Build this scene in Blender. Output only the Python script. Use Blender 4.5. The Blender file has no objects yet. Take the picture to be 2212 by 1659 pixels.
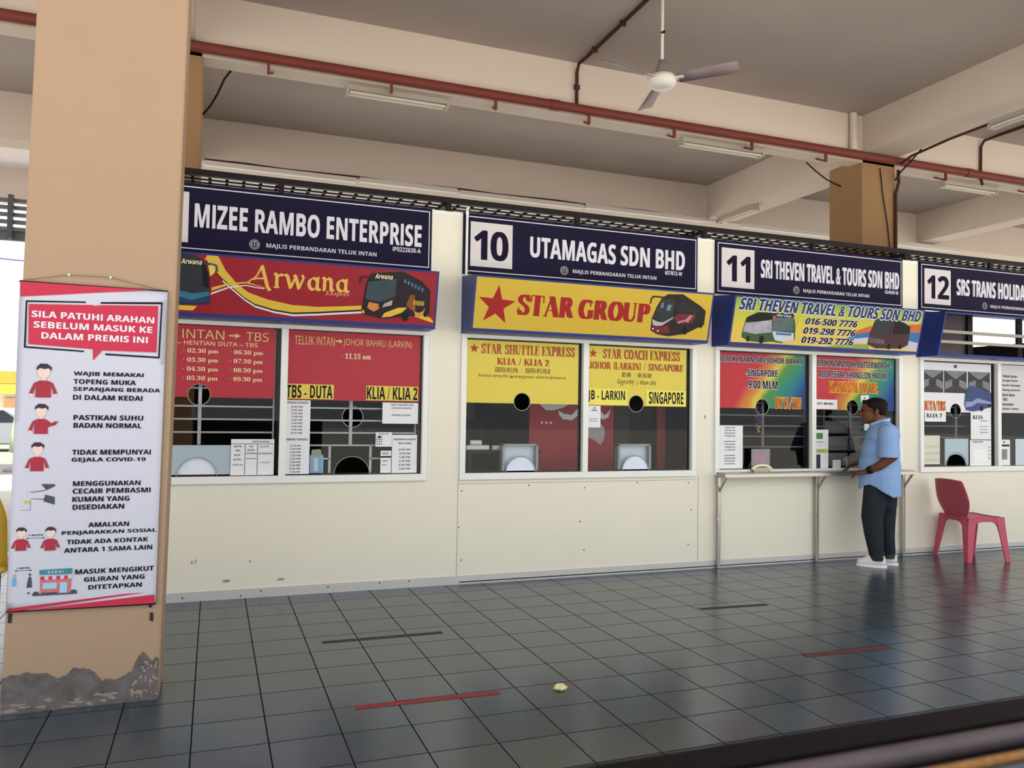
import bpy, bmesh, math, random
from mathutils import Vector, Matrix
random.seed(4)
S = bpy.context.scene
COL = S.collection
PI = math.pi

# ------------------------------------------------------------------ camera, sky, sun, exposure
cam_d = bpy.data.cameras.new('camera')
cam_d.sensor_width = 36.0
cam_d.lens = 1712.1 / 2212 * 36
cam_d.clip_start = 0.05
cam_d.clip_end = 400
cam_d.dof.use_dof = True
cam_d.dof.focus_distance = 7.0
cam_d.dof.aperture_fstop = 9.0
cam = bpy.data.objects.new('camera', cam_d)
COL.objects.link(cam)
YAW, PITCH, ROLL = 0.359492, 0.035154, 0.015209
fw = Vector((math.sin(YAW)*math.cos(PITCH), math.cos(YAW)*math.cos(PITCH), math.sin(PITCH)))
rt = Vector((math.cos(YAW), -math.sin(YAW), 0))
up = rt.cross(fw)
r2 = rt*math.cos(ROLL) + up*math.sin(ROLL)
u2 = -rt*math.sin(ROLL) + up*math.cos(ROLL)
M = Matrix((r2, u2, -fw)).transposed().to_4x4()
M.translation = (0, -6.1115, 1.38)
cam.matrix_world = M
S.camera = cam

S.view_settings.view_transform = 'Standard'
S.view_settings.look = 'None'
S.view_settings.gamma = 1
S.view_settings.use_curve_mapping = False
S.view_settings.exposure = 0.95

W = bpy.data.worlds.new('sky')
S.world = W
W.use_nodes = True
bg = W.node_tree.nodes['Background']
bg.inputs[0].default_value = (0.93, 0.97, 1.0, 1)
bg.inputs[1].default_value = 1.0

sun_d = bpy.data.lights.new('sun', 'SUN')
sun_d.energy = 5.0
sun_d.angle = math.radians(4)
sun_d.color = (1, .97, .93)
sun = bpy.data.objects.new('sun', sun_d)
COL.objects.link(sun)
sun.rotation_euler = (math.radians(24), math.radians(8), 0)

# ------------------------------------------------------------------ materials
def lin(c):
    c = c/255
    return c/12.92 if c <= .04045 else ((c+.055)/1.055)**2.4
def rgb(h):
    h = h.lstrip('#')
    return tuple(lin(int(h[i:i+2], 16)) for i in (0, 2, 4)) + (1,)
MATS = {}
def mat(name, col, rough=.55, metal=0, noise=.08, scale=6, spec=.15, bump=0):
    if name in MATS: return MATS[name]
    m = bpy.data.materials.new(name); m.use_nodes = True
    nt = m.node_tree; b = nt.nodes['Principled BSDF']
    c = rgb(col) if isinstance(col, str) else col
    b.inputs['Roughness'].default_value = rough
    b.inputs['Metallic'].default_value = metal
    b.inputs['Specular IOR Level'].default_value = spec
    if noise:
        tc = nt.nodes.new('ShaderNodeTexCoord'); n = nt.nodes.new('ShaderNodeTexNoise')
        n.inputs['Scale'].default_value = scale; n.inputs['Detail'].default_value = 4
        nt.links.new(tc.outputs['Object'], n.inputs['Vector'])
        mx = nt.nodes.new('ShaderNodeMix'); mx.data_type = 'RGBA'
        mx.inputs[6].default_value = tuple(x*(1-noise) for x in c[:3]) + (1,)
        mx.inputs[7].default_value = tuple(min(1, x*(1+noise)) for x in c[:3]) + (1,)
        nt.links.new(n.outputs['Fac'], mx.inputs[0])
        nt.links.new(mx.outputs[2], b.inputs['Base Color'])
        if bump:
            bp = nt.nodes.new('ShaderNodeBump'); bp.inputs['Strength'].default_value = bump
            bp.inputs['Distance'].default_value = .01
            nt.links.new(n.outputs['Fac'], bp.inputs['Height']); nt.links.new(bp.outputs[0], b.inputs['Normal'])
    else:
        b.inputs['Base Color'].default_value = c
    MATS[name] = m
    return m

def ramp_mat(name, stops, vec, rough=.5, mapping='LINEAR', wob=.0):
    """printed graphic: colour bands along a direction of the object's own coordinates"""
    m = bpy.data.materials.new(name); m.use_nodes = True
    nt = m.node_tree; b = nt.nodes['Principled BSDF']; b.inputs['Roughness'].default_value = rough; b.inputs['Specular IOR Level'].default_value = .15
    tc = nt.nodes.new('ShaderNodeTexCoord')
    dp = nt.nodes.new('ShaderNodeVectorMath'); dp.operation = 'DOT_PRODUCT'
    dp.inputs[1].default_value = vec[:3]
    nt.links.new(tc.outputs['Object'], dp.inputs[0])
    ad = nt.nodes.new('ShaderNodeMath'); ad.inputs[1].default_value = vec[3]
    nt.links.new(dp.outputs['Value'], ad.inputs[0])
    src = ad.outputs[0]
    if wob:
        n = nt.nodes.new('ShaderNodeTexNoise'); n.inputs['Scale'].default_value = 3
        nt.links.new(tc.outputs['Object'], n.inputs['Vector'])
        ma = nt.nodes.new('ShaderNodeMath'); ma.operation = 'MULTIPLY_ADD'
        ma.inputs[1].default_value = wob
        nt.links.new(n.outputs['Fac'], ma.inputs[0]); nt.links.new(src, ma.inputs[2]); src = ma.outputs[0]
    r = nt.nodes.new('ShaderNodeValToRGB'); nt.links.new(src, r.inputs[0])
    el = r.color_ramp.elements
    while len(el) < len(stops): el.new(.5)
    for e, (p, c) in zip(el, stops): e.position = p; e.color = rgb(c)
    nt.links.new(r.outputs[0], b.inputs['Base Color'])
    return m

def glass_mat(name, ior=1.32, tint=(.93, .96, .95, 1)):
    m = bpy.data.materials.new(name); m.use_nodes = True
    nt = m.node_tree; nt.nodes.clear()
    o = nt.nodes.new('ShaderNodeOutputMaterial'); mx = nt.nodes.new('ShaderNodeMixShader')
    t = nt.nodes.new('ShaderNodeBsdfTransparent'); t.inputs[0].default_value = tint
    g = nt.nodes.new('ShaderNodeBsdfGlossy'); g.inputs['Roughness'].default_value = .02
    f = nt.nodes.new('ShaderNodeFresnel'); f.inputs[0].default_value = ior
    nt.links.new(f.outputs[0], mx.inputs[0]); nt.links.new(t.outputs[0], mx.inputs[1]); nt.links.new(g.outputs[0], mx.inputs[2])
    nt.links.new(mx.outputs[0], o.inputs[0])
    return m
GLASS = glass_mat('window_glass')
FROST = mat('frosted_sheet', '#cdd8e4', .35, noise=.03)

def floor_mat():
    m = bpy.data.materials.new('slate_floor_tiles'); m.use_nodes = True
    nt = m.node_tree; b = nt.nodes['Principled BSDF']
    tc = nt.nodes.new('ShaderNodeTexCoord'); mp = nt.nodes.new('ShaderNodeMapping')
    mp.inputs['Location'].default_value = (.05+30, 1.76+30, 0)
    nt.links.new(tc.outputs['Object'], mp.inputs[0])
    br = nt.nodes.new('ShaderNodeTexBrick')
    br.offset = 0; br.inputs['Scale'].default_value = 1
    br.inputs['Brick Width'].default_value = .3; br.inputs['Row Height'].default_value = .3
    br.inputs['Mortar Size'].default_value = .0033; br.inputs['Mortar Smooth'].default_value = .3
    br.inputs['Color1'].default_value = rgb('#3d4853'); br.inputs['Color2'].default_value = rgb('#46515b')
    br.inputs['Mortar'].default_value = rgb('#14181b')
    nt.links.new(mp.outputs[0], br.inputs[0])
    n = nt.nodes.new('ShaderNodeTexNoise'); n.inputs['Scale'].default_value = 2.2; n.inputs['Detail'].default_value = 5
    nt.links.new(tc.outputs['Object'], n.inputs[0])
    mx = nt.nodes.new('ShaderNodeMix'); mx.data_type = 'RGBA'; mx.blend_type = 'MULTIPLY'; mx.inputs[0].default_value = .3
    nt.links.new(br.outputs[0], mx.inputs[6]); nt.links.new(n.outputs['Color'], mx.inputs[7])
    hs = nt.nodes.new('ShaderNodeMix'); hs.data_type = 'RGBA'; hs.inputs[0].default_value = .5
    nt.links.new(br.outputs[0], hs.inputs[6]); nt.links.new(mx.outputs[2], hs.inputs[7])
    nt.links.new(hs.outputs[2], b.inputs['Base Color'])
    rr = nt.nodes.new('ShaderNodeMapRange'); rr.inputs[3].default_value = .2; rr.inputs[4].default_value = .24
    nt.links.new(n.outputs['Fac'], rr.inputs[0])
    ra = nt.nodes.new('ShaderNodeMath'); nt.links.new(rr.outputs[0], ra.inputs[0]); nt.links.new(br.outputs['Fac'], ra.inputs[1]); nt.links.new(ra.outputs[0], b.inputs['Roughness'])
    sp = nt.nodes.new('ShaderNodeMapRange'); sp.inputs[3].default_value = .5; sp.inputs[4].default_value = 0
    nt.links.new(br.outputs['Fac'], sp.inputs[0]); nt.links.new(sp.outputs[0], b.inputs['Specular IOR Level'])
    bp = nt.nodes.new('ShaderNodeBump'); bp.inputs['Strength'].default_value = .35; bp.inputs['Distance'].default_value = .003; bp.invert = True
    nt.links.new(br.outputs['Fac'], bp.inputs['Height']); nt.links.new(bp.outputs[0], b.inputs['Normal'])
    return m

CREAM = mat('cream_wall_paint', '#e6e1d0', .5, noise=.025, scale=2.5)
CONC = mat('painted_concrete', '#cdbfb4', .8, noise=.05, scale=1.5)
SLAB = mat('bare_slab', '#a99e97', .9, noise=.09, scale=1.2)
TAN = mat('tan_column_paint', '#a38a73', .6, noise=.05, scale=3)
ALU = mat('white_aluminium', '#e9e9e6', .35, noise=.02)
TRIM = mat('grey_aluminium_trim', '#c9c7c6', .4, .2, noise=.04)
BLACK = mat('black_paint', '#1b1718', .5, noise=.1)
DARKST = mat('dark_bronze_steel', '#1d1718', .5, noise=.1)
NAVY = mat('navy_sign_vinyl', '#1c1831', .5, noise=.05, spec=.06)
WHITE = mat('white_letters', '#d3d0dc', .4, noise=.02)
PLATE = mat('white_plate', '#cec9cb', .4, noise=.02)
INK = mat('dark_ink', '#1c162c', .6, noise=0, spec=.05)
BLUE = mat('blue_box_frame', '#25357a', .35, noise=.06)
SIGNRED = mat('sign_red', '#8f1f2b', .4, noise=.03)
GOLD = mat('gold_print', '#d9ad55', .45, noise=.06, scale=20)
GOLD2 = mat('pale_gold_print', '#e0bf7c', .5, noise=.03)
MUST = mat('mustard_print', '#cfae3f', .45, noise=.03)
YEL = mat('sign_yellow', '#c2a538', .4, noise=.03)
YEL2 = mat('bright_yellow_film', '#d8c555', .4, noise=.03)
DRED = mat('dark_red_print', '#971c1d', .45, noise=.04)
FILMRED = mat('red_film', '#ae3843', .4, noise=.03)
PAPER = mat('white_paper', '#e4e4e8', .7, noise=.03)
PRINT = mat('grey_print', '#55555c', .7, noise=0)
STEEL = mat('brushed_steel', '#a8a29e', .3, .85, noise=.08)
PIPE = mat('red_oxide_pipe', '#733a31', .5, noise=.15, scale=3)
CONDUIT = mat('brown_conduit', '#4a2a22', .6, noise=.12)
CABLE = mat('black_cable', '#14110f', .6, noise=0)
FIX = mat('lamp_housing', '#a59b91', .45, noise=.05)
TUBE = mat('unlit_tube', '#cbc1b6', .3, noise=.02)

# ------------------------------------------------------------------ mesh helpers
class MB:
    def __init__(s): s.v = []; s.f = []; s.sm = []
    def add(s, vs, fs, smooth=False):
        k = len(s.v); s.v += [tuple(map(float, v)) for v in vs]
        s.f += [tuple(i+k for i in f) for f in fs]; s.sm += [smooth]*len(fs); return s
    def box(s, a, b):
        (x0, y0, z0), (x1, y1, z1) = [min(p, q) for p, q in zip(a, b)], [max(p, q) for p, q in zip(a, b)]
        return s.add([(x0,y0,z0),(x1,y0,z0),(x1,y1,z0),(x0,y1,z0),(x0,y0,z1),(x1,y0,z1),(x1,y1,z1),(x0,y1,z1)],
                     [(0,3,2,1),(4,5,6,7),(0,1,5,4),(1,2,6,5),(2,3,7,6),(3,0,4,7)])
    def tube(s, pts, r, n=10, caps=True):
        pts = [Vector(p) for p in pts]; rs = r if isinstance(r, (list, tuple)) else [r]*len(pts)
        vs, fs = [], []; ref = None
        for i, p in enumerate(pts):
            d = (pts[min(i+1, len(pts)-1)] - pts[max(i-1, 0)]).normalized()
            if ref is None:
                ref = d.cross(Vector((0, 0, 1)))
                if ref.length < .1: ref = d.cross(Vector((1, 0, 0)))
            ref = (ref - d*ref.dot(d)).normalized(); b = d.cross(ref)
            for k in range(n):
                a = 2*PI*k/n; vs.append(p + (ref*math.cos(a) + b*math.sin(a))*rs[i])
        for i in range(len(pts)-1):
            for k in range(n):
                fs.append((i*n+k, i*n+(k+1) % n, (i+1)*n+(k+1) % n, (i+1)*n+k))
        s.add(vs, fs, True)
        if caps:
            s.add(vs[:n], [tuple(range(n))[::-1]]); s.add(vs[-n:], [tuple(range(n))])
        return s
    def bar(s, a, b, w, h, upv=(0, 0, 1)):
        a, b = Vector(a), Vector(b); d = (b-a).normalized(); u = Vector(upv)
        x = d.cross(u)
        if x.length < .05: x = d.cross(Vector((1, 0, 0)))
        x = x.normalized()*w/2; y = x.cross(d).normalized()*h/2
        vs = [a-x-y, a+x-y, a+x+y, a-x+y, b-x-y, b+x-y, b+x+y, b-x+y]
        return s.add(vs, [(0,1,2,3),(7,6,5,4),(0,4,5,1),(1,5,6,2),(2,6,7,3),(3,7,4,0)])
    def lathe(s, prof, c=(0, 0, 0), n=24):
        vs, fs = [], []
        for r, z in prof:
            for k in range(n):
                a = 2*PI*k/n; vs.append((c[0]+r*math.cos(a), c[1]+r*math.sin(a), c[2]+z))
        for i in range(len(prof)-1):
            for k in range(n): fs.append((i*n+k, i*n+(k+1) % n, (i+1)*n+(k+1) % n, (i+1)*n+k))
        s.add(vs, fs, True)
        s.add(vs[:n], [tuple(range(n))[::-1]]); s.add(vs[-n:], [tuple(range(n))])
        return s
    def ball(s, c, r, n=16, m=10):
        r = r if isinstance(r, (tuple, list)) else (r, r, r)
        vs, fs = [], []
        for i in range(m+1):
            t = PI*i/m
            for k in range(n):
                a = 2*PI*k/n
                vs.append((c[0]+r[0]*math.sin(t)*math.cos(a), c[1]+r[1]*math.sin(t)*math.sin(a), c[2]+r[2]*math.cos(t)))
        for i in range(m):
            for k in range(n): fs.append((i*n+k, (i+1)*n+k, (i+1)*n+(k+1) % n, i*n+(k+1) % n))
        return s.add(vs, fs, True)
    def build(s, name, m, parent=None, bevel=0):
        me = bpy.data.meshes.new(name)
        off = Vector(parent_loc(parent))
        me.from_pydata([tuple(Vector(v)-off) for v in s.v], [], s.f)
        me.polygons.foreach_set('use_smooth', s.sm)
        me.materials.append(m); me.validate()
        return link(name, me, parent, bevel)
def parent_loc(p):
    t = Vector((0, 0, 0))
    while p is not None: t += p.location; p = p.parent
    return t
def link(name, me, parent=None, bevel=0):
    o = bpy.data.objects.new(name, me); COL.objects.link(o)
    if parent is not None: o.parent = parent
    if bevel:
        b = o.modifiers.new('bevel', 'BEVEL'); b.width = bevel; b.segments = 2; b.limit_method = 'ANGLE'
    return o
def tag(o, label=None, cat=None, group=None, kind=None):
    if label: o['label'] = label
    if cat: o['category'] = cat
    if group: o['group'] = group
    if kind: o['kind'] = kind
    return o
def thing(name, label, cat, loc=(0, 0, 0), group=None):
    o = bpy.data.objects.new(name, None); COL.objects.link(o); o.location = loc; o.empty_display_size = .05
    return tag(o, label, cat, group)
def struct(name, mb, m, parent=None, bevel=0):
    o = mb.build(name, m, parent, bevel)
    if parent is None: o['kind'] = 'structure'
    return o
def copy_tree(o, parent=None):
    c = o.copy(); COL.objects.link(c)
    if parent is not None: c.parent = parent
    for ch in [k for k in bpy.data.objects if k.parent == o]: copy_tree(ch, c)
    return c

class PL:
    """a flat face in the world on which prints are laid: origin, u axis, v axis; layers step out along the normal"""
    def __init__(s, o, u=(1, 0, 0), v=(0, 0, 1), step=.0012):
        s.o = Vector(o); s.u = Vector(u).normalized(); s.v = Vector(v).normalized(); s.n = s.u.cross(s.v).normalized(); s.st = step
    def at(s, a, b, k=0): return s.o + s.u*a + s.v*b + s.n*(s.st*k)
WALL = PL((0, 0, 0))

def poly(pl, pts, k, name, m, parent, mb=None):
    """convex or simple polygon as a thin slab on the face"""
    own = mb is None
    if own: mb = MB()
    else: k = k + len(mb.f)*.02          # pieces of one print step out a hair so none coincide
    n = len(pts)
    area = sum(pts[i][0]*pts[(i+1) % n][1] - pts[(i+1) % n][0]*pts[i][1] for i in range(n))
    if area < 0: pts = pts[::-1]
    mb.add([pl.at(a, b, k) for a, b in pts], [tuple(range(n))])
    if own: return mb.build(name, m, parent)
def rect(u0, u1, v0, v1): return [(u0, v0), (u1, v0), (u1, v1), (u0, v1)]
def circ(u, v, r, n=24, a0=0, a1=360, ry=None):
    ry = ry or r
    return [(u+r*math.cos(math.radians(a0+(a1-a0)*i/n)), v+ry*math.sin(math.radians(a0+(a1-a0)*i/n))) for i in range(n if a1-a0 == 360 else n+1)]
def slab(pl, pts, k, t, name, m, parent):
    """polygon with thickness t behind the face"""
    n = len(pts)
    area = sum(pts[i][0]*pts[(i+1) % n][1] - pts[(i+1) % n][0]*pts[i][1] for i in range(n))
    if area < 0: pts = pts[::-1]
    f = [pl.at(a, b, k) for a, b in pts]; g = [p - pl.n*t for p in f]
    return MB().add(f+g, [tuple(range(n)), tuple(range(2*n-1, n-1, -1))] + [(i, i+n, (i+1) % n+n, (i+1) % n) for i in range(n)]).build(name, m, parent)

_tc = bpy.data.curves.new('text_builder', 'FONT')
_to = bpy.data.objects.new('text_builder', _tc)
FACES = {'b': (0x1D5D4, 0x1D5EE, 0x1D7EC), 's': (0x1D5A0, 0x1D5BA, 0x1D7E2), 'r': (0x1D400, 0x1D41A, 0x1D7CE), 'i': (0x1D63C, 0x1D656, 0x1D7EC)}
def face(body, f):
    A_, a_, d_ = FACES[f]; out = ''
    for c in body:
        if c == 'I' and f in 'bs': c = 'l'          # a plain upright; its top is trimmed to capital height
        out += chr(A_+ord(c)-65) if 'A' <= c <= 'Z' else chr(a_+ord(c)-97) if 'a' <= c <= 'z' else chr(d_+ord(c)-48) if '0' <= c <= '9' else c
    return out
def glyphs(body, bold=0, res=3, shear=0, space=1.0, f='b'):
    caps = body.upper() == body
    _tc.body = face(body, f); _tc.size = 1; _tc.offset = bold; _tc.resolution_u = res; _tc.shear = shear; _tc.space_character = space
    _tc.fill_mode = 'FRONT'
    me = bpy.data.meshes.new_from_object(_to)
    top = .716+bold
    vs = [(v.co.x - shear*max(0, v.co.y-top if caps else 0), min(v.co.y, top) if caps and '(' not in body and ord(max(body)) < 256 else v.co.y) for v in me.vertices]; fs = [tuple(p.vertices) for p in me.polygons]
    bpy.data.meshes.remove(me)
    return vs, fs
def text(pl, body, u0, u1, v0, v1, k, m, parent, bold=.02, res=3, shear=0, outline=None, name='lettering', space=1.0, drop=0, thick=0, f='b'):
    """one line of type fitted to a measured box; heavier weights and outlines come from shifted copies a hair apart"""
    vs, fs = glyphs(body, 0, res, shear, space, f)
    xs = [v[0] for v in vs]; ys = [v[1] for v in vs]
    x0, x1, y0, y1 = min(xs), max(xs), min(ys), max(ys)
    sx = (u1-u0)/(x1-x0); sy = (v1-v0)/(y1-y0)
    def put(shifts, k, m, name):
        mb = MB(); off = pl.n*thick
        for i, (dx, dy) in enumerate(shifts):
            P3 = [pl.at(u0+(x-x0+dx)*sx, v0+(y-y0+dy)*sy + drop*(x-x0)/(x1-x0), k)+off+pl.n*(i*2e-5) for x, y in vs]
            mb.add(P3, fs)
            if thick and i == 0:
                ec = {(g[j], g[(j+1) % len(g)]) for g in fs for j in range(len(g))}
                n = len(P3); side = [(p, q) for (p, q) in ec if (q, p) not in ec]
                mb.add(P3+[p-pl.n*thick for p in P3], [(q, p, p+n, q+n) for p, q in side])
        return mb.build(name, m, parent)
    if outline:
        r = outline[1]
        put([(r*math.cos(t*PI/4), r*math.sin(t*PI/4)) for t in range(8)], k-.6, outline[0], 'lettering_outline')
    d = .03 if bold > .08 else .014 if bold >= .045 else 0
    return put([(-d, 0), (d, 0), (0, d)] if d else [(0, 0)], k, m, name)

# pen-drawn alphabet for the heavy serif faces: strokes swept with a flat nib
def arc(cx, cy, rx, ry, a0, a1, n=12):
    return [(cx+rx*math.cos(math.radians(a0+(a1-a0)*i/n)), cy+ry*math.sin(math.radians(a0+(a1-a0)*i/n))) for i in range(n+1)]
def stem(x, y0=.0, y1=1): return (1, [(x, y0), (x, y1)])
def ser(x, y, w=.16): return (.12, [(x-w, y), (x+w, y)])
GL = {
 'A': (.95, [(.28, [(.12, 0), (.44, 1)]), (1, [(.46, 1), (.8, 0)]), (.2, [(.22, .3), (.7, .3)]), ser(.12, 0, .11), ser(.8, 0, .15)]),
 'B': (.82, [stem(.2), (1, arc(.38, .76, .24, .24, 90, -90)), (1, arc(.38, .26, .3, .26, 90, -90)), (.2, [(.1, 1), (.38, 1)]), (.2, [(.2, .52), (.38, .52)]), (.2, [(.1, 0), (.38, 0)])]),
 'C': (.84, [(1, arc(.48, .5, .34, .5, 50, 310, 20)), (.25, [(.72, 1), (.72, .68)]), (.25, [(.72, .02), (.72, .28)])]),
 'D': (.9, [stem(.2), (1, arc(.36, .5, .36, .5, 90, -90, 16)), (.2, [(.08, 1), (.36, 1)]), (.2, [(.08, 0), (.36, 0)])]),
 'E': (.8, [stem(.22), (.2, [(.08, 1), (.7, 1)]), (.2, [(.08, 0), (.7, 0)]), (.2, [(.22, .52), (.52, .52)]), (.22, [(.7, 1), (.72, .72)]), (.22, [(.7, 0), (.74, .3)]), (.22, [(.52, .66), (.52, .38)])]),
 'G': (.95, [(1, arc(.48, .5, .34, .5, 50, 300, 20)), (.25, [(.72, 1), (.72, .68)]), (1, [(.76, .05), (.76, .45)]), ser(.76, .45, .16)]),
 'H': (1, [stem(.22), stem(.78), (.2, [(.22, .5), (.78, .5)]), ser(.22, 0), ser(.22, 1), ser(.78, 0), ser(.78, 1)]),
 'I': (.46, [stem(.23), ser(.23, 0), ser(.23, 1)]),
 'J': (.62, [stem(.4, .2), (1, arc(.23, .2, .17, .2, 0, -170, 10)), ser(.4, 1)]),
 'K': (.95, [stem(.2), (.25, [(.3, .38), (.78, 1)]), (1, [(.42, .55), (.8, 0)]), ser(.2, 0), ser(.2, 1), ser(.78, 1, .12), ser(.8, 0, .14)]),
 'L': (.76, [stem(.22), (.2, [(.08, 0), (.68, 0)]), (.22, [(.68, 0), (.72, .32)]), ser(.22, 1)]),
 'M': (1.2, [(.28, [(.16, 0), (.2, 1)]), (1, [(.28, 1), (.58, .05)]), (.28, [(.58, .05), (.92, 1)]), (1, [(.98, 0), (.98, 1)]), ser(.16, 0, .1), ser(.98, 0), ser(.2, 1, .1), ser(1, 1, .1)]),
 'N': (1, [(.28, [(.18, 0), (.18, 1)]), (1, [(.24, 1), (.76, .04)]), (.28, [(.82, 0), (.82, 1)]), ser(.18, 0, .1), ser(.82, 1, .12), ser(.16, 1, .1)]),
 'O': (.94, [(1, arc(.47, .5, .34, .5, 0, 360, 28))]),
 'P': (.84, [stem(.22), (1, arc(.4, .73, .27, .27, 90, -90)), (.2, [(.08, 1), (.4, 1)]), (.2, [(.22, .46), (.4, .46)]), ser(.22, 0)]),
 'R': (.98, [stem(.22), (1, arc(.4, .75, .24, .25, 90, -90)), (.2, [(.08, 1), (.4, 1)]), (.2, [(.22, .5), (.4, .5)]), (1, [(.5, .5), (.66, .22), (.72, .04)]), ser(.22, 0), (.2, [(.7, 0), (.92, .02)])]),
 'S': (.8, [(.8, [(.66, .74), (.62, .9), (.46, .99), (.28, .95), (.17, .82), (.2, .66), (.36, .55), (.54, .45), (.65, .3), (.62, .12), (.46, .01), (.26, .04), (.14, .2)]), (.22, [(.68, 1), (.68, .68)]), (.22, [(.12, 0), (.12, .34)])]),
 'T': (.86, [stem(.43), (.2, [(.06, 1), (.8, 1)]), (.22, [(.06, 1), (.04, .68)]), (.22, [(.8, 1), (.82, .68)]), ser(.43, 0, .18)]),
 'U': (.98, [stem(.22, .3), (1, arc(.49, .3, .27, .3, 180, 270, 8)), (.4, arc(.49, .3, .29, .3, 270, 360, 8)), (.28, [(.78, .3), (.78, 1)]), ser(.22, 1), ser(.78, 1, .13)]),
 'X': (.95, [(1, [(.2, 1), (.75, 0)]), (.25, [(.72, 1), (.2, 0)]), ser(.2, 1, .13), ser(.74, 0, .13), ser(.74, 1, .1), ser(.2, 0, .1)]),
 '/': (.5, [(.25, [(.06, -.05), (.44, 1.05)])]), ' ': (.45, []), '.': (.3, [(1, [(.14, .02), (.14, .1)])]), ',': (.3, [(.8, [(.16, .1), (.1, -.12)])]),
 '(': (.4, [(.5, arc(.42, .5, .26, .58, 110, 250, 8))]), ')': (.4, [(.5, arc(-.02, .5, .26, .58, 70, -70, 8))]),
 '2': (.74, [(.8, [(.14, .7), (.2, .92), (.36, 1), (.54, .92), (.6, .74), (.5, .5), (.16, .06)]), (.4, [(.14, .05), (.64, .05)]), (.22, [(.64, 0), (.66, .24)])]),
}
def hull(pts):
    pts = sorted(set((round(a, 5), round(b, 5)) for a, b in pts))
    def half(ps):
        h = []
        for p in ps:
            while len(h) > 1 and (h[-1][0]-h[-2][0])*(p[1]-h[-2][1]) - (h[-1][1]-h[-2][1])*(p[0]-h[-2][0]) <= 0: h.pop()
            h.append(p)
        return h[:-1]
    return half(pts) + half(pts[::-1])
def nib_shapes(strokes, nw, th, ang, ox=0):
    out = []
    c, s_ = math.cos(math.radians(ang)), math.sin(math.radians(ang))
    for k, pts in strokes:
        w = max(nw*k, th)/2; t = th/2
        nib = [(a*w*c-b*t*s_, a*w*s_+b*t*c) for a in (-1, 1) for b in (-1, 1)]
        for p, q in zip(pts, pts[1:]):
            out.append(hull([(ox+x[0]+n[0], x[1]+n[1]) for x in (p, q) for n in nib]))
    return out
def serif(pl, body, u0, u1, v0, v1, k, m, parent, nw=.24, th=.05, outline=None, slant=0, table=GL, ang=0):
    def lay(nw_, th_):
        sh, x = [], 0
        for ch in body:
            g = table[ch]; sh += nib_shapes(g[1], nw_, th_, ang, x); x += g[0]
        return sh
    base = lay(nw, th)
    xs = [p[0] for q in base for p in q]
    x0, x1 = min(xs), max(xs); sx = (u1-u0)/(x1-x0); sy = v1-v0
    def put(sh, k, m, name):
        mb = MB()
        for i, q in enumerate(sh):
            mb.add([pl.at(u0+(a-x0)*sx+slant*b*sy, v0+b*sy, k)+pl.n*(i*1.2e-5) for a, b in q], [tuple(range(len(q)))])
        return mb.build(name, m, parent)
    if outline: put(lay(nw+outline[1]*2, th+outline[1]*2), k-1.2, outline[0], 'lettering_outline')
    return put(base, k, m, 'lettering')
def star(u, v, r, rot=90, inner=.4): 
    return [(u+(r if i % 2 == 0 else r*inner)*math.cos(math.radians(rot+36*i)), v+(r if i % 2 == 0 else r*inner)*math.sin(math.radians(rot+36*i))) for i in range(10)]
def starmesh(pl, u, v, r, k, m, parent, rot=90):
    p = star(u, v, r, rot); mb = MB()
    vs = [pl.at(u, v, k)] + [pl.at(a, b, k) for a, b in p]
    mb.add(vs, [(0, 1+i, 1+(i+1) % 10) for i in range(10)])
    return mb.build('star', m, parent)
def strip(pl, a, b, k, name, m, parent):
    """band between two poly-lines of equal length"""
    mb = MB(); n = len(a)
    mb.add([pl.at(*p, k) for p in a] + [pl.at(*p, k) for p in b], [(i+n, i+1+n, i+1, i) for i in range(n-1)])
    return mb.build(name, m, parent)

# ------------------------------------------------------------------ setting: floor, roof frame, columns, booth front
o = struct('floor', MB().box((-9, -4.3, -.16), (22, 2.5, 0)), floor_mat())
struct('floor_rear_bounce', MB().box((-9, 2.5, -.16), (22, 8.6, 0)), mat('pale_bounce_floor', '#c9c3b8', .85, noise=.08, scale=2))  # pale unseen floor added to bounce light up into the rear bay
struct('ground', MB().box((-60, -60, -.3), (70, 90, -.165)), mat('pale_concrete_yard', '#d8d2c6', .9, noise=.06, scale=.6, bump=.2))
struct('ceiling', MB().box((-9, -6, 5.13), (22, 8.6, 5.33)), SLAB)  # unseen front overhang lengthened to deepen the shade on the column
struct('ceiling_rear_lightened', MB().box((-9, 5.2, 5.11), (22, 8.3, 5.13)), mat('lightened_slab_sheet', '#d5cdcf', .8, noise=.03))  # pale sheet added; brightness of the slab behind the mesh put into colour
for p, q in (((-9, 8.3, 4.6), (22, 8.6, 5.13)), ((-9, 1.5, 4.55), (22, 1.72, 5.13)), ((-9, 4.82, 4.56), (22, 5.2, 5.13)), ((-9, -2.35, 4.55), (22, -1.98, 5.13)), ((12, 1.72, 4.6), (12.4, 4.82, 5.13))):
    struct('ceiling_beam', MB().box(p, q), CONC)
for x in (-.74, 7.47):
    for y0, y1, z in ((-6, -2.35, 4.65), (-1.98, 1.5, 4.655), (1.72, 4.82, 4.58)): struct('ceiling_beam', MB().box((x, y0, z), (x+.5, y1, 5.13)), CONC)
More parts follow.
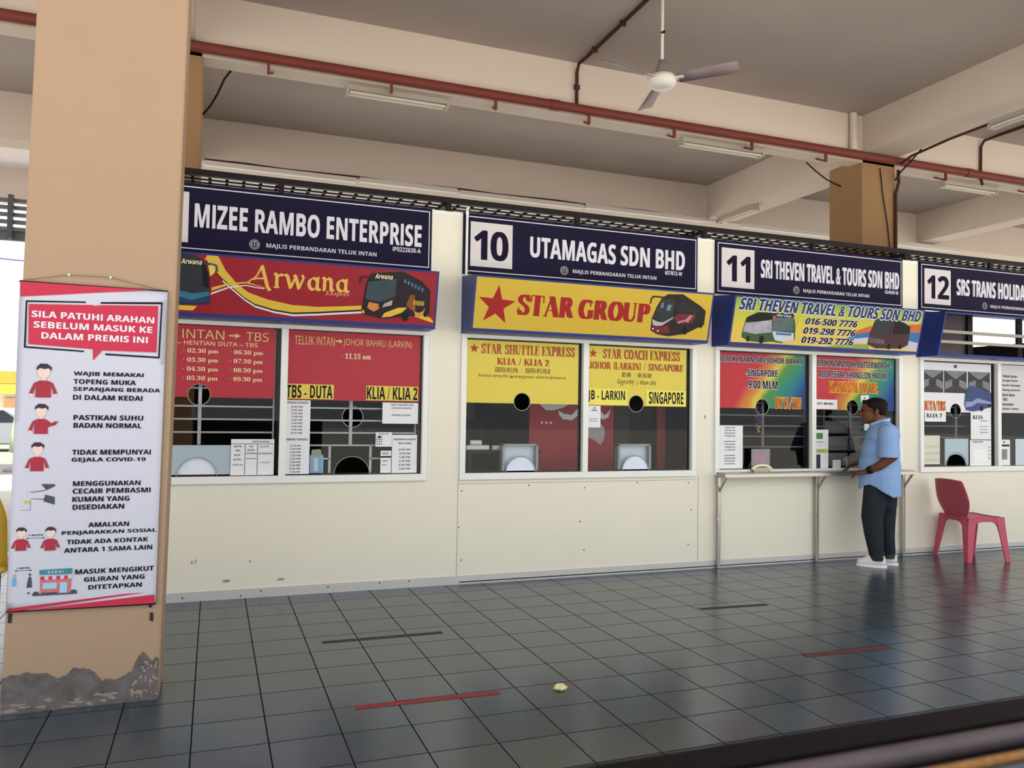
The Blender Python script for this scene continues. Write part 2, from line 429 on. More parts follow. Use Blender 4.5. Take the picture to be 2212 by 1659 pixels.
# front column, leaning a little, with its peeled foot
def slanted(mb, x0, x1, y0, y1, z1, dx):
    return mb.add([(x0,y0,0),(x1,y0,0),(x1,y1,0),(x0,y1,0),(x0+dx,y0,z1),(x1+dx,y0,z1),(x1+dx,y1,z1),(x0+dx,y1,z1)],
                  [(0,3,2,1),(4,5,6,7),(0,1,5,4),(1,2,6,5),(2,3,7,6),(3,0,4,7)])
c1 = struct('column', slanted(MB(), -.852, -.207, -1.98, -1.66, 4.7, .06), TAN, bevel=.012)
FC = PL((0, -1.981, 0))
prof = [(-.848, .155), (-.828, .171), (-.79, .168), (-.755, .18), (-.72, .172), (-.676, .165), (-.645, .15), (-.625, .143), (-.59, .155), (-.567, .183), (-.523, .178), (-.5, .165), (-.484, .153), (-.46, .122), (-.448, .108), (-.42, .118), (-.4, .108), (-.374, .115), (-.35, .128), (-.326, .139), (-.312, .175), (-.301, .205), (-.281, .228), (-.268, .215), (-.256, .201), (-.24, .18), (-.225, .2), (-.21, .187)]
rg = random.Random(2); top = []
for (a, b), (c, d) in zip(prof, prof[1:]):
    for t in (0, .33, .66): top.append((a+(c-a)*t, b+(d-b)*t + rg.uniform(-.005, .005)))
top.append(prof[-1])
mp = mat('peeled_plaster', '#66605f', .95, noise=.6, scale=22, bump=.6)
strip(FC, top, [(a, .0) for a, _ in top], 1.2, 'peeled_plaster', mp, c1)
mb = MB()
for i in range(16):
    u = rg.uniform(-.84, -.22); w = rg.uniform(.015, .05); v = rg.uniform(.01, .05)
    poly(FC, [(u+w*math.cos(t*.9)*rg.uniform(.4, 1.2), max(.002, v+.008*math.sin(t*.9)*rg.uniform(.3, 1.5))) for t in range(7)], 2.4, '', None, None, mb)
for i in range(60):
    u = rg.uniform(-.33, -.213); w = rg.uniform(.002, .008); v = rg.uniform(.02, .05+.13*min(1, max(0, (u+.33)/.05)))
    poly(FC, [(u+w*math.cos(t*.9)*rg.uniform(.6, 1.2), v+w*1.2*math.sin(t*.9)*rg.uniform(.6, 1.2)) for t in range(7)], 2.4, '', None, None, mb)
mb.build('plaster_remains', mat('pale_plaster', '#8f857d', .95, noise=.45, scale=60), c1)
struct('column', MB().box((-.76, 1.5, 0), (-.17, 2.06, 4.6)), mat('tan_column_paint_shaded', '#947453', .65, noise=.05, scale=3), bevel=.01)  # same tan paint darkened: shade of the rear bay is in the colour
struct('column', MB().box((7.465, 1.5, 0), (8.0, 2.06, 4.6)), MATS['tan_column_paint_shaded'], bevel=.01)
mb = MB(); mb.tube([(7.28, 1.45, 4.66), (7.28, 1.45, 5.12)], .045)
tag(mb.build('drain_pipe', CONC), 'thinner cream drain pipe on the long beam above the tan column', 'pipe')
tag(MB().tube([(7.62, 1.435, 4.66), (7.62, 1.435, 5.12)], .06).build('drain_pipe', CONC), 'thicker cream drain pipe in the beam corner above the tan column', 'pipe')

BOOTH = {9: (-.623, 1.585), 10: (1.852, 4.062), 11: (4.262, 6.493), 12: (6.73, 8.96)}
wl = MB()
wl.box((-.82, 0, 0), (10.6, .05, .83))
edges = [-.82] + [e for b in BOOTH.values() for e in b] + [10.6]
for i in range(0, len(edges), 2): wl.box((edges[i], 0, .83), (edges[i+1], .05, 2.985))
for n, (a, b) in BOOTH.items():
    if n != 12: wl.box((a, 0, 2.014), (b, .05, 2.985))
    else: wl.box((a, 0, 2.5), (b, .05, 2.985))
wf = struct('wall_front', wl, CREAM)
# panel seams, proud strips and screws of the front wall
mb = MB()
for a, b in ((1.594, 1.85), (4.066, 4.258), (6.497, 6.722)):
    mb.box((a, -.006, 2.955), (b, 0, 2.985)); mb.box((a, -.004, .83), (a+.014, 0, 2.955)); mb.box((b-.012, -.004, .83), (b, 0, 2.955))
mb.build('corner_strip', ALU, wf)
mb = MB()
mb.box((1.845, -.002, .03), (1.849, 0, .83)); mb.box((1.845, -.002, .795), (4.07, 0, .799)); mb.box((4.1, -.002, .07), (4.104, 0, .83))
mb.build('panel_seam', mat('seam_shadow_line', '#a9a294', .7), wf)
sc = MB()
for x, z in ((1.88, .74), (1.86, .45), (1.885, .19), (2.46, .775), (2.97, .745), (2.93, .46), (2.97, .22), (3.48, .78), (4.0, .77), (4.03, .53), (4.0, .22), (-.17, .03), (.22, .02), (.36, .045), (.84, .045), (1.23, .05), (1.46, .05)):
    sc.add([(x+.006*math.cos(t*PI/3), -.003 if z > .06 else -.012, z+.006*math.sin(t*PI/3)) for t in range(6)], [(0,1,2,3,4,5)])
sc.build('screw', BLACK, wf)
sm = MB()
for x, z, w, h in ((-.09, .28, .005, .02), (-.115, .275, .008, .012), (.28, .262, .008, .008), (4.17, 1.36, .01, .02), (.12, .13, .03, .012), (.5, .12, .03, .01)):
    poly(WALL, [(x+w*math.cos(t), z+h*math.sin(t)) for t in range(6)], 1, '', None, None, sm)
sm.build('scuff_mark', mat('scuff', '#9b958a', .9, noise=.2, scale=40), wf)
bt = MB(); bt.box((-.82, -.01, 0), (10.6, 0, .066))
bb = struct('baseboard_front', bt, TRIM)
MB().box((1.868, -.0115, .013), (10.6, -.009, .021)).build('shadow_gap', BLACK, bb)
# walls inside the booths
INS = mat('dimmed_booth_wall', '#252224', .8, noise=.1)  # dark tone puts the booths' dim interior into the wall colour
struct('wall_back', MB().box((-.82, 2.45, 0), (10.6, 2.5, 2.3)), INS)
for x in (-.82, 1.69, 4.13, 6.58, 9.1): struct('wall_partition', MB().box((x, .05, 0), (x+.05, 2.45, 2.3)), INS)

# steel mesh roof over the booths
mr = thing('mesh_roof', 'dark bronze steel mesh roof with front rail running above all the navy signs', 'mesh roof', (4, 0, 3.05))
MB().box((-.9, -.02, 3.05), (10.6, .02, 3.095)).build('front_rail', DARKST, mr)
for x in (.43, 1.727, 2.87, 4.147, 5.38, 6.556, 7.75, 8.95):
    MB().box((x-.02, -.018, 2.985), (x+.02, .018, 3.05)).build('post', DARKST, mr)
mb = MB()
x = -.79
while x < 10.5: mb.box((x-.011, .02, 3.074), (x+.011, 2.5, 3.086)); x += .12
y = .065
while y < 2.5: mb.box((-.9, y-.011, 3.066), (10.6, y+.011, 3.076)); y += .1
mb.build('wire_mesh', DARKST, mr)
for x in (-.8, 1.69, 4.13, 6.58, 9.1): MB().box((x, .02, 3.03), (x+.05, 2.5, 3.066)).build('cross_rail', DARKST, mr)

# ------------------------------------------------------------------ windows
def window(n, a, b):
    w = thing('window_%d' % n, None, None, (a, 0, .83)); w['kind'] = 'structure'
    z0, z1, zt = .883, 1.973, 2.014
    m0 = (a+b)/2 - .022; m1 = m0+.05
    f = MB()
    f.box((a, -.03, .83), (b, .045, z0)); f.box((a, -.03, z1), (b, .045, zt))
    f.box((a, -.03, z0), (a+.046, .045, z1)); f.box((b-.046, -.03, z0), (b, .045, z1)); f.box((m0, -.03, z0), (m1, .045, z1))
    f.build('window_frame', ALU, w, bevel=.003)
    g = MB()
    for x0, x1 in ((a+.046, m0), (m1, b-.046)):
        g.box((x0, .02, z0), (x1, .034, z0+.012)); g.box((x0, .02, z1-.012), (x1, .034, z1))
        g.box((x1-.022, .02, z0), (x1, .034, z1)); g.box((x0, .02, z0), (x0+.006, .034, z1))
    g.build('gasket', BLACK, w)
    return w, (a+.046, m0), (m1, b-.046)
def fill2d(loops):
    """flat filled outline (first loop) with holes (other loops)"""
    cv = bpy.data.curves.new('p', 'CURVE'); cv.dimensions = '2D'; cv.fill_mode = 'BOTH'
    for L in loops:
        sp = cv.splines.new('POLY'); sp.points.add(len(L)-1); sp.use_cyclic_u = True
        for p, (a, b) in zip(sp.points, L): p.co = (a, b, 0, 1)
    to = bpy.data.objects.new('p', cv); me = bpy.data.meshes.new_from_object(to)
    bpy.data.objects.remove(to); bpy.data.curves.remove(cv)
    vs = [(v.co.x, v.co.y) for v in me.vertices]; fs = [tuple(p.vertices) if p.normal.z > 0 else tuple(p.vertices)[::-1] for p in me.polygons]
    bpy.data.meshes.remove(me)
    return vs, fs
def pane(w, x0, x1, hole=None, low=None):
    """sheet of glass with a round speaking hole and a half-round pass hole"""
    out = [(x0, .885)]
    if low: out += [(low[0]-low[1]*math.cos(math.radians(t)), .885+low[1]*math.sin(math.radians(t))) for t in range(0, 181, 12)]
    out += [(x1, .885), (x1, 1.972), (x0, 1.972)]
    vs, fs = fill2d([out] + ([circ(hole[0], hole[1], hole[2], 32)] if hole else []))
    mb = MB().add([(x, .012, z) for x, z in vs], fs)
    mb.build('glass_pane', GLASS, w)
    ring = MB()
    if hole: ring.tube([(hole[0]+hole[2]*math.cos(t*PI/16), .012, hole[1]+hole[2]*math.sin(t*PI/16)) for t in range(33)], .0035, 6, False)
    if low: ring.tube([(low[0]-low[1]*math.cos(t*PI/16), .012, .885+low[1]*math.sin(t*PI/16)) for t in range(17)], .003, 6, False)
    if hole or low: ring.build('glass_edge', mat('glass_edge_green', '#8fa39c', .2), w)
FILM = PL((0, .017, 0))          # inner side of the glass
OUT = PL((0, .009, 0))           # outer side of the glass
def film(name, label, u0, u1, v0, v1, m, hole=None, group=None, cat='window poster'):
    """printed film on the glass, notched where the speaking hole cuts its lower edge"""
    t = thing(name, label, cat, (u0, .009, v0), group)
    pts = [(u0, v1), (u0, v0)]
    if hole:
        hu, hv, r = hole; d = math.sqrt(max(0, r*r-(v0-hv)**2))
        a0 = math.atan2(v0-hv, -d); a1 = math.atan2(v0-hv, d)
        if a0 < 0: a0 += 2*PI
        pts += [(hu+r*math.cos(a0+(a1-a0)*i/20), hv+r*math.sin(a0+(a1-a0)*i/20)) for i in range(21)]
    pts += [(u1, v0), (u1, v1)]
    vs, fs = fill2d([pts])
    MB().add([OUT.at(x, z, 0) for x, z in vs], fs).build('film', m, t)
    return t
w9, l9, r9 = window(1, *BOOTH[9]); w10, l10, r10 = window(2, *BOOTH[10]); w11, l11, r11 = window(3, *BOOTH[11]); w12, l12, r12 = window(4, *BOOTH[12])
H9L, H9R = (-.1, 1.47, .076), (1.0, 1.322, .079)
H10L, H10R = (2.392, 1.465, .073), (3.467, 1.468, .073)
H11L, H11R = (4.806, 1.462, .073), (5.884, 1.475, .072)
H12L = (7.256, 1.462, .075)
pane(w9, *l9, H9L, (-.1, .135)); pane(w9, *r9, H9R, (1.003, .135))
pane(w10, *l10, H10L, (2.39, .13)); pane(w10, *r10, H10R, (3.467, .13))
pane(w11, *l11, H11L, (4.76, .1)); pane(w11, *r11, H11R); pane(w12, *l12, H12L, (7.268, .142)); pane(w12, *r12)

# ---- booth with the red posters
t = film('window_poster', 'red film on the first window with eight departure times in cream', l9[0], .418, 1.451, 1.968, FILMRED, H9L)
serifs = dict(bold=.012)
text(OUT, 'TELUK INTAN', -.56, .06, 1.872, 1.938, 2, GOLD2, t, f='s', bold=.03); text(OUT, 'TBS', .211, .368, 1.87, 1.936, 2, GOLD2, t, f='s', bold=.03)
mb = MB(); poly(OUT, rect(.092, .14, 1.898, 1.91), 2, '', None, None, mb); poly(OUT, [(.135, 1.885), (.173, 1.904), (.135, 1.923)], 2.4, '', None, None, mb); mb.build('arrow', GOLD2, t)
CRM = mat('cream_print', '#ecdcae', .5, noise=0)
text(OUT, 'KUALA SELANGOR', -.56, -.262, 1.828, 1.857, 2, CRM, t, .0, f='s'); text(OUT, '\u2013 HENTIAN DUTA \u2013 TBS', -.255, .292, 1.826, 1.858, 2, CRM, t, .0, f='s')
for i, (a, b) in enumerate((('02', '06'), ('03', '07'), ('04', '08'), ('05', '09'))):
    z = 1.770 - i*.0655
    text(OUT, '\u00b7 %s.30 pm' % a, -.212, .022, z-.008, z+.031, 2, CRM, t, .018, f='r'); text(OUT, '\u00b7 %s.30 pm' % b, .104, .331, z-.008, z+.031, 2, CRM, t, .018, f='r')
t = film('window_poster', 'red film with one morning departure and two yellow place strips', .482, 1.52, 1.446, 1.966, FILMRED)
text(OUT, 'TELUK INTAN', .554, .851, 1.862, 1.927, 2, GOLD2, t, .0, f='s'); text(OUT, 'JOHOR BAHRU (LARKIN)', .916, 1.452, 1.856, 1.924, 2, GOLD2, t, .0, f='s')
mb = MB(); poly(OUT, rect(.858, .89, 1.893, 1.905), 2, '', None, None, mb); poly(OUT, [(.885, 1.88), (.912, 1.899), (.885, 1.918)], 2.4, '', None, None, mb); mb.build('arrow', GOLD2, t)
text(OUT, '\u00b7 11.15 am', .907, 1.13, 1.768, 1.809, 2, CRM, t, .015, f='r')
def place_strip(label, txt, u0, u1, v0, v1, tu0, tu1, tv0, tv1, m=YEL2):
    s = thing('place_strip', label, 'sticker', (u0, .006, v0), 'yellow place name strips')
    poly(OUT, rect(u0, u1, v0, v1), 3, 'sticker', m, s); text(OUT, txt, tu0, tu1, tv0, tv1, 4.2, INK, s, .03)
place_strip('yellow strip reading TBS - DUTA on the red film', 'TBS - DUTA', .5, .853, 1.454, 1.565, .505, .843, 1.46, 1.557)
place_strip('yellow strip reading KLIA / KLIA 2 on the red film', 'KLIA / KLIA 2', 1.099, 1.508, 1.453, 1.566, 1.105, 1.502, 1.46, 1.558)

# ---- booth with the yellow posters
t = film('window_poster', 'yellow film with a small red star and airport names in three scripts', l10[0], 2.903, 1.45, 1.961, YEL2, H10L)
PRED = mat('film_red_print', '#a8442f', .5, noise=.05); BRN = mat('brown_print', '#5b3b1e', .5, noise=0)
starmesh(OUT, 1.968, 1.892, .042, 2, PRED, t)
serif(OUT, 'STAR SHUTTLE EXPRESS', 2.028, 2.866, 1.855, 1.932, 2, PRED, t); serif(OUT, 'KLIA / KLIA 2', 2.169, 2.63, 1.768, 1.82, 2, PRED, t, .28)
text(OUT, '\u56fd\u9645\u673a\u573a', 2.153, 2.349, 1.703, 1.747, 2, BRN, t, .01, 2); text(OUT, '/', 2.38, 2.388, 1.705, 1.742, 2, BRN, t, 0, 2)
text(OUT, '\u56fd\u9645\u673a\u573a2', 2.419, 2.641, 1.703, 1.747, 2, BRN, t, .01, 2)
text(OUT, '\u0bc7\u0b95\u0bbe\u0bb2\u0bbe \u0bb2\u0bc1\u0bae\u0bcd\u0baa\u0bc2\u0bb0\u0bcd \u0b85\u0ba9\u0bc8\u0ba4\u0bcd\u0ba4\u0bc1\u0bb2\u0b95 \u0bb5\u0bbf\u0bae\u0bbe\u0ba9 \u0ba8\u0bbf\u0bc8\u0bb2\u0baf\u0bae\u0bcd', 2.007, 2.785, 1.653, 1.688, 2, BRN, t, 0, 1)
t = film('window_poster', 'yellow film with a small red star, coach line name and two pale strips', r10[0], 3.975, 1.448, 1.959, YEL2, H10R)
starmesh(OUT, 3.041, 1.894, .042, 2, PRED, t)
serif(OUT, 'STAR COACH EXPRESS', 3.135, 3.905, 1.857, 1.935, 2, PRED, t); serif(OUT, 'JOHOR (LARKIN) / SINGAPORE', 3.001, 3.941, 1.764, 1.822, 2, PRED, t)
text(OUT, '\u67d4\u4f5b', 3.315, 3.41, 1.696, 1.74, 2, BRN, t, .01, 2); text(OUT, '/', 3.443, 3.451, 1.7, 1.735, 2, BRN, t, 0, 2); text(OUT, '\u65b0\u52a0\u5761', 3.477, 3.619, 1.696, 1.74, 2, BRN, t, .01, 2)
text(OUT, '\u0bc6\u0b9c\u0bbe\u0b95\u0bc2\u0bb0\u0bcd', 3.277, 3.442, 1.622, 1.68, 2, BRN, t, 0, 1); text(OUT, '/', 3.466, 3.48, 1.63, 1.675, 2, BRN, t, 0, 2)
text(OUT, '\u0b9a\u0bbf\u0b99\u0bcd\u0b95\u0baa\u0bc2\u0bb0\u0bcd', 3.498, 3.663, 1.628, 1.677, 2, BRN, t, 0, 1)
YEL3 = mat('pale_yellow_strip', '#e6dd63', .4, noise=.02)
place_strip('pale yellow strip reading JB - LARKIN on the yellow film', 'JB - LARKIN', 2.985, 3.375, 1.453, 1.592, 2.993, 3.353, 1.474, 1.577, YEL3)
place_strip('pale yellow strip reading SINGAPORE on the yellow film', 'SINGAPORE', 3.56, 3.972, 1.452, 1.592, 3.59, 3.944, 1.47, 1.576, YEL3)

# ---- booth with the rainbow posters
def rainbow(name, x0):
    return ramp_mat(name, [(0, '#a93550'), (.1, '#b03a3c'), (.42, '#b8353d'), (.55, '#c9803c'), (.62, '#cdbb45'), (.7, '#4f8a3c'), (.82, '#2f7f72'), (.95, '#24558c'), (1, '#1f3f7c')], (.8, 0, -.55, .22), .4, wob=.16)
t = film('window_poster', 'rainbow film with white edged black route words and a night departure', l11[0], 5.3, 1.448, 1.96, rainbow('rainbow_print', l11[0]), H11L)
BLK = mat('black_print', '#17151a', .5, noise=0)
WO = (WHITE, .06)
text(OUT, 'TELUK INTAN-TBS-JOHOR BAHRU', 4.32, 5.278, 1.858, 1.926, 3, BLK, t, .05, outline=WO)
text(OUT, '-SINGAPORE', 4.616, 4.977, 1.745, 1.81, 3, BLK, t, .05, outline=WO); text(OUT, '9.00 MLM', 4.644, 4.976, 1.63, 1.708, 3, BLK, t, .05, outline=WO)
ORED = mat('orange_red_print', '#b7361b', .5, noise=0); YO = (mat('yellow_print', '#f0cf4a', .5, noise=0), .06)
serif(OUT, 'DUTA/TBS', 4.955, 5.255, 1.456, 1.55, 3.4, ORED, t, .26, .06, outline=YO)
t = film('window_poster', 'rainbow film with northern route names in front of the standing man', r11[0], 6.416, 1.447, 1.963, rainbow('rainbow_print_wide', r11[0]), H11R)
text(OUT, 'TELUK INTAN-IPOH-BUTTERWORTH -', 5.41, 6.38, 1.866, 1.93, 3, BLK, t, .05, outline=WO); text(OUT, 'ALOR SETAR-CHANGLON-HATYAI', 5.464, 6.32, 1.758, 1.826, 3, BLK, t, .05, outline=WO)
serif(OUT, 'KLANG/S.ALAM/TBS,', 5.59, 6.205, 1.622, 1.718, 3.4, ORED, t, .26, .06, outline=YO)

# ---- booth with the white poster
t = film('window_poster', 'white film with three bus cabin photographs and a blue coach', l12[0], 7.768, 1.447, 1.96, mat('white_film', '#dcdae2', .4, noise=.02), H12L)
CAB = mat('cabin_photo', '#3b3a3f', .5, noise=.55, scale=22)
CAB2 = mat('cabin_photo_light', '#7d7a80', .5, noise=.35, scale=26)
for u0, u1 in ((6.778, 7.08), (7.093, 7.412), (7.43, 7.75)):
    poly(OUT, rect(u0, u1, 1.647, 1.878), 2, 'cabin_photograph', CAB, t)
    mb = MB(); c = (u0+u1)/2
    poly(OUT, [(u0, 1.878), (u1, 1.878), (c+.02, 1.8), (c-.02, 1.8)], 3, '', None, None, mb)
    poly(OUT, [(u0+.01, 1.76), (c-.05, 1.79), (c-.05, 1.72), (u0+.01, 1.68)], 3, '', None, None, mb); poly(OUT, [(u1-.01, 1.76), (c+.05, 1.79), (c+.05, 1.72), (u1-.01, 1.68)], 3, '', None, None, mb)
    mb.build('seat_rows', CAB2, t)
BB = mat('coach_blue', '#3d4878', .45, noise=.15, scale=10); BBL = mat('coach_pale_blue', '#8b95b8', .45, noise=.1)
poly(OUT, [(7.375, 1.53), (7.39, 1.66), (7.43, 1.72), (7.5, 1.73), (7.765, 1.66), (7.765, 1.515), (7.62, 1.475), (7.5, 1.457), (7.4, 1.47)], 4, 'coach_body', BB, t)
poly(OUT, [(7.395, 1.6), (7.41, 1.68), (7.455, 1.7), (7.465, 1.6)], 5, 'windscreen', mat('coach_glass', '#2b4a5e', .3), t)
mb = MB(); poly(OUT, [(7.385, 1.5), (7.39, 1.56), (7.48, 1.56), (7.56, 1.6), (7.765, 1.56), (7.765, 1.54), (7.56, 1.55), (7.48, 1.51)], 5, '', None, None, mb); mb.build('coach_stripe', BBL, t)
mb = MB(); poly(OUT, circ(7.62, 1.49, .026), 6, '', None, None, mb); poly(OUT, circ(7.735, 1.52, .02), 6, '', None, None, mb); mb.build('coach_wheel', BLK, t)
serif(OUT, 'DUTA/TBS', 6.805, 7.108, 1.463, 1.556, 3.4, ORED, t, .26, .05, outline=(YO[0], .04))
poly(OUT, rect(7.23, 7.275, 1.91, 1.94), 2, 'price_tag', PRINT, t)
t = film('window_poster', 'pale film listing eight towns in narrow black letters', r12[0], 8.9, 1.45, 1.966, mat('pale_grey_film', '#cbc9cc', .45, noise=.02))
for i, s_ in enumerate(('- Teluk Intan', '- Sungai Besar', '- Kuala Selangor', '- Klang Sentral', '- Shah Alam', '- TBS', '- Seremban', '- Johor Larkin')):
    z = 1.832 - i*.0505; text(OUT, s_, 7.915, 7.915+.0185*len(s_), z, z+.03, 2, BLK, t, .01)

# ------------------------------------------------------------------ navy name boards over the windows
GREYC = mat('crest_silver', '#8d8d96', .35, .3, noise=.25, scale=60)
SB = PL((0, -.026, 0))
def signboard(n, label, num, name, nu, reg, ru, muni, crest, digs):
    a, b = BOOTH[n]
    t = thing('sign_board', label, 'sign', ((a+b)/2, -.026, 2.49), 'navy name boards over the ticket windows')
    MB().box((a, -.026, 2.49), (b, 0, 2.985)).build('board', NAVY, t)
    fr = MB()
    for r in (rect(a+.018, b-.018, 2.953, 2.961), rect(a+.018, b-.018, 2.51, 2.518), rect(a+.016, a+.023, 2.51, 2.961), rect(b-.023, b-.016, 2.51, 2.961)): poly(SB, r, 1, '', None, None, fr)
    fr.build('border_line', WHITE, t)
    p = poly(SB, rect(a+.057, a+.42, 2.555, 2.918), 1.2, 'number_plate', PLATE, t)
    for d, u0, u1 in digs: text(SB, d, u0, u1, 2.612, 2.848, 2.6, INK, p, .075)
    text(SB, name, nu[0], nu[1], 2.666, 2.836, 1, WHITE, t, .045, thick=.012)
    text(SB, muni[0], muni[1], muni[2], 2.557, 2.597, 1.5, WHITE, t, .012)
    if reg: text(SB, reg, ru[0], ru[1], 2.62, 2.655, 1.5, WHITE, t, .03)
    mb = MB(); poly(SB, circ(crest, 2.58, .04, 24), 1.5, '', None, None, mb)
    cr = mb.build('crest', GREYC, t)
    mb = MB()
    for r0, r1 in ((.034, .03), (.04, .038)):
        c0, c1 = circ(crest, 2.58, r0, 24), circ(crest, 2.58, r1, 24)
        mb.add([SB.at(*q, 2.4) for q in c0] + [SB.at(*q, 2.4) for q in c1], [(i, (i+1) % 24, 24+(i+1) % 24, 24+i) for i in range(24)])
    poly(SB, rect(crest-.016, crest-.004, 2.57, 2.6), 2.4, '', None, None, mb); poly(SB, rect(crest+.004, crest+.016, 2.57, 2.6), 2.4, '', None, None, mb)
    poly(SB, circ(crest, 2.568, .022, 10, 180, 360, .012), 2.4, '', None, None, mb)
    mb.build('crest_emblem', mat('crest_dark', '#3a3b46', .5, noise=.1), cr)
    return t
MJ = 'MAJLIS PERBANDARAN TELUK INTAN'
signboard(9, 'navy name board next to the front column, its number plate mostly hidden', '9', 'MIZEE RAMBO ENTERPRISE', (-.162, 1.5), 'IP0222630-A', (1.276, 1.499), (MJ, .333, 1.15), .25, [('9', -.5, -.34)])
signboard(10, 'navy name board with the white plate numbered 10', '10', 'UTAMAGAS SDN BHD', (2.428, 3.919), '657872-W', (3.724, 3.9), (MJ, 2.822, 3.636), 2.743, [('1', 1.942, 2.05), ('0', 2.085, 2.233)])
signboard(11, 'navy name board with the white plate numbered 11', '11', 'SRI THEVEN TRAVEL & TOURS SDN BHD', (4.752, 6.435), '624509-M', (6.261, 6.434), (MJ, 5.246, 6.058), 5.165, [('1', 4.376, 4.482), ('1', 4.528, 4.633)])
signboard(12, 'navy name board with the white plate numbered 12', '12', 'SRS TRANS HOLIDAYS SDN BHD', (7.228, 8.86), '', None, (MJ, 7.718, 8.53), 7.637, [('1', 6.828, 6.93), ('2', 6.972, 7.123)])
t = MB(); t.tube([(1.873, -.045, 2.46), (1.873, -.045, 3.0), (1.88, -.03, 3.03), (1.92, .06, 3.05)], .0105)
pv = tag(t.build('white_conduit', ALU), 'thin white plastic pipe down the edge of the board numbered 10', 'pipe')
mb = MB(); mb.tube([(1.873, -.045, 2.965), (1.873, -.045, 2.985)], .014); mb.build('coupling', ALU, pv)

# ------------------------------------------------------------------ sloping light boxes
LB = PL((0, -.255, 2.014), (1, 0, 0), (0, -.095, .416))
LH = .4267
def lightbox(label, u0, u1, m, open_face=False):
    t = thing('light_box', label, 'light box sign', ((u0+u1)/2, -.15, 2.014), 'sloping light boxes over the windows')
    prof = [(0, 2.47), (-.35, 2.43), (-.255, 2.014), (0, 2.014)]
    s = MB()
    for x0, x1 in ((u0, u0+.012), (u1-.012, u1)):
        s.add([(x0, y, z) for y, z in prof]+[(x1, y, z) for y, z in prof], [(0,1,2,3),(7,6,5,4),(0,4,5,1),(1,5,6,2),(2,6,7,3),(3,7,4,0)])
    s.add([(x, y, z) for x in (u0, u1) for y, z in prof[:2]]+[(x, y, z-.012) for x in (u0, u1) for y, z in prof[:2]], [(0,1,3,2),(4,6,7,5),(1,5,7,3),(0,2,6,4)])
    s.box((u0, -.255, 2.002), (u1, 0, 2.014))
    s.build('box_shell', BLUE, t)
    fr = MB()
    for r in (rect(u0, u1, 0, .014), rect(u0, u1, LH-.014, LH), rect(u0, u0+.014, 0, LH), rect(u1-.014, u1, 0, LH)): poly(LB, r, 2, '', None, None, fr)
    fr.build('face_frame', BLUE, t)
    if not open_face: poly(LB, rect(u0, u1, 0, LH), .5, 'face_panel', m, t)
    return t
def art(t, pts, k, name, m): return poly(LB, pts, k, name, m, t)

# red box
t = lightbox('red light box with a gold swoosh and dark coach at each end', -.62, 1.567, SIGNRED)
up_ = [(-.6, .44), (-.252, .413), (-.085, .396)]
A = [(-.078, .394), (-.063, .421), (-.002, .421), (.053, .319), (.129, .233), (.206, .178), (.333, .137), (.506, .108), (.682, .105), (.84, .118), (.997, .134)]
B = [(-.085, .385), (-.07, .38), (-.053, .353), (.03, .265), (.097, .209), (.182, .141), (.25, .101), (.379, .069), (.509, .054), (.684, .069), (.998, .104)]
C_ = [(a+.004, b-.012) for a, b in B]; D_ = [(a+.006, b-.026) for a, b in B]
strip(LB, [p for p in B[2:]], [p for p in C_[2:]], 1.4, 'swoosh_edge', BLK, t); strip(LB, C_[3:], D_[3:], 1.4, 'swoosh_line', WHITE, t)
strip(LB, A, B, 2, 'swoosh', MUST, t)
strip(LB, [(-.033, .196), (.08, .234), (.195, .251), (.246, .236), (.313, .22)], [(-.036, .172), (.081, .222), (.19, .24), (.25, .228), (.314, .216)], 2.4, 'swoosh_branch', MUST, t)
strip(LB, [(-.036, .16), (.081, .21), (.19, .229), (.25, .219), (.314, .214)], [(-.04, .145), (.081, .2), (.19, .222), (.25, .212), (.313, .207)], 2.2, 'swoosh_branch_line', WHITE, t)
# pen-drawn word
AW = {
 'A': (1.05, [(.5, [(-.12, .2), (0, .34), (.18, .36)]), (.5, [(.1, .36), (.3, .6), (.5, 1.05)]), (1, [(.5, 1.05), (.66, .5), (.8, .0), (.92, -.16)]), (.5, [(.12, .4), (.62, .42)])]),
 'r': (.62, [(1, [(.1, .72), (.2, .6), (.2, .1), (.22, .02)]), (1, [(.2, .5), (.34, .68), (.5, .64)]), (.4, [(.08, .02), (.32, .02)])]),
 'w': (1.1, [(1, [(0, .7), (.1, .62), (.28, .02)]), (.7, [(.28, .02), (.5, .6)]), (1, [(.46, .7), (.54, .56), (.7, .02)]), (.7, [(.7, .02), (.92, .6), (.84, .72)])]),
 'a': (.74, [(1, arc(.32, .32, .22, .3, 40, 330, 14)), (1, [(.54, .66), (.52, .2), (.56, .04), (.68, .02)])]),
 'n': (.74, [(1, [(.08, .68), (.16, .6), (.16, .02)]), (1, [(.16, .48), (.32, .66), (.46, .6), (.5, .4), (.5, .1), (.62, .02)])]),
}
def pen(body, u0, u1, v0, v1, k, m, nw=.17):
    sh, x = [], 0
    for ch in body: sh += nib_shapes(AW[ch][1], nw, .05, 30, x); x += AW[ch][0]
    xs = [p[0] for q in sh for p in q]; ys = [p[1] for q in sh for p in q]
    x0, x1, y0, y1 = min(xs), max(xs), min(ys), max(ys); mb = MB()
    for i, q in enumerate(sh): mb.add([LB.at(u0+(a-x0)/(x1-x0)*(u1-u0), v0+(b-y0)/(y1-y0)*(v1-v0), k)+LB.n*i*1.2e-5 for a, b in q], [tuple(range(len(q)))])
    return mb.build('lettering', m, t)
pen('Arwana', .2, .908, .193, .378, 3, GOLD)
text(LB, 'Ekspres', .732, .905, .186, .226, 3, mat('salmon_print', '#d98f62', .5, noise=0), t, .0, shear=.25, f='r')
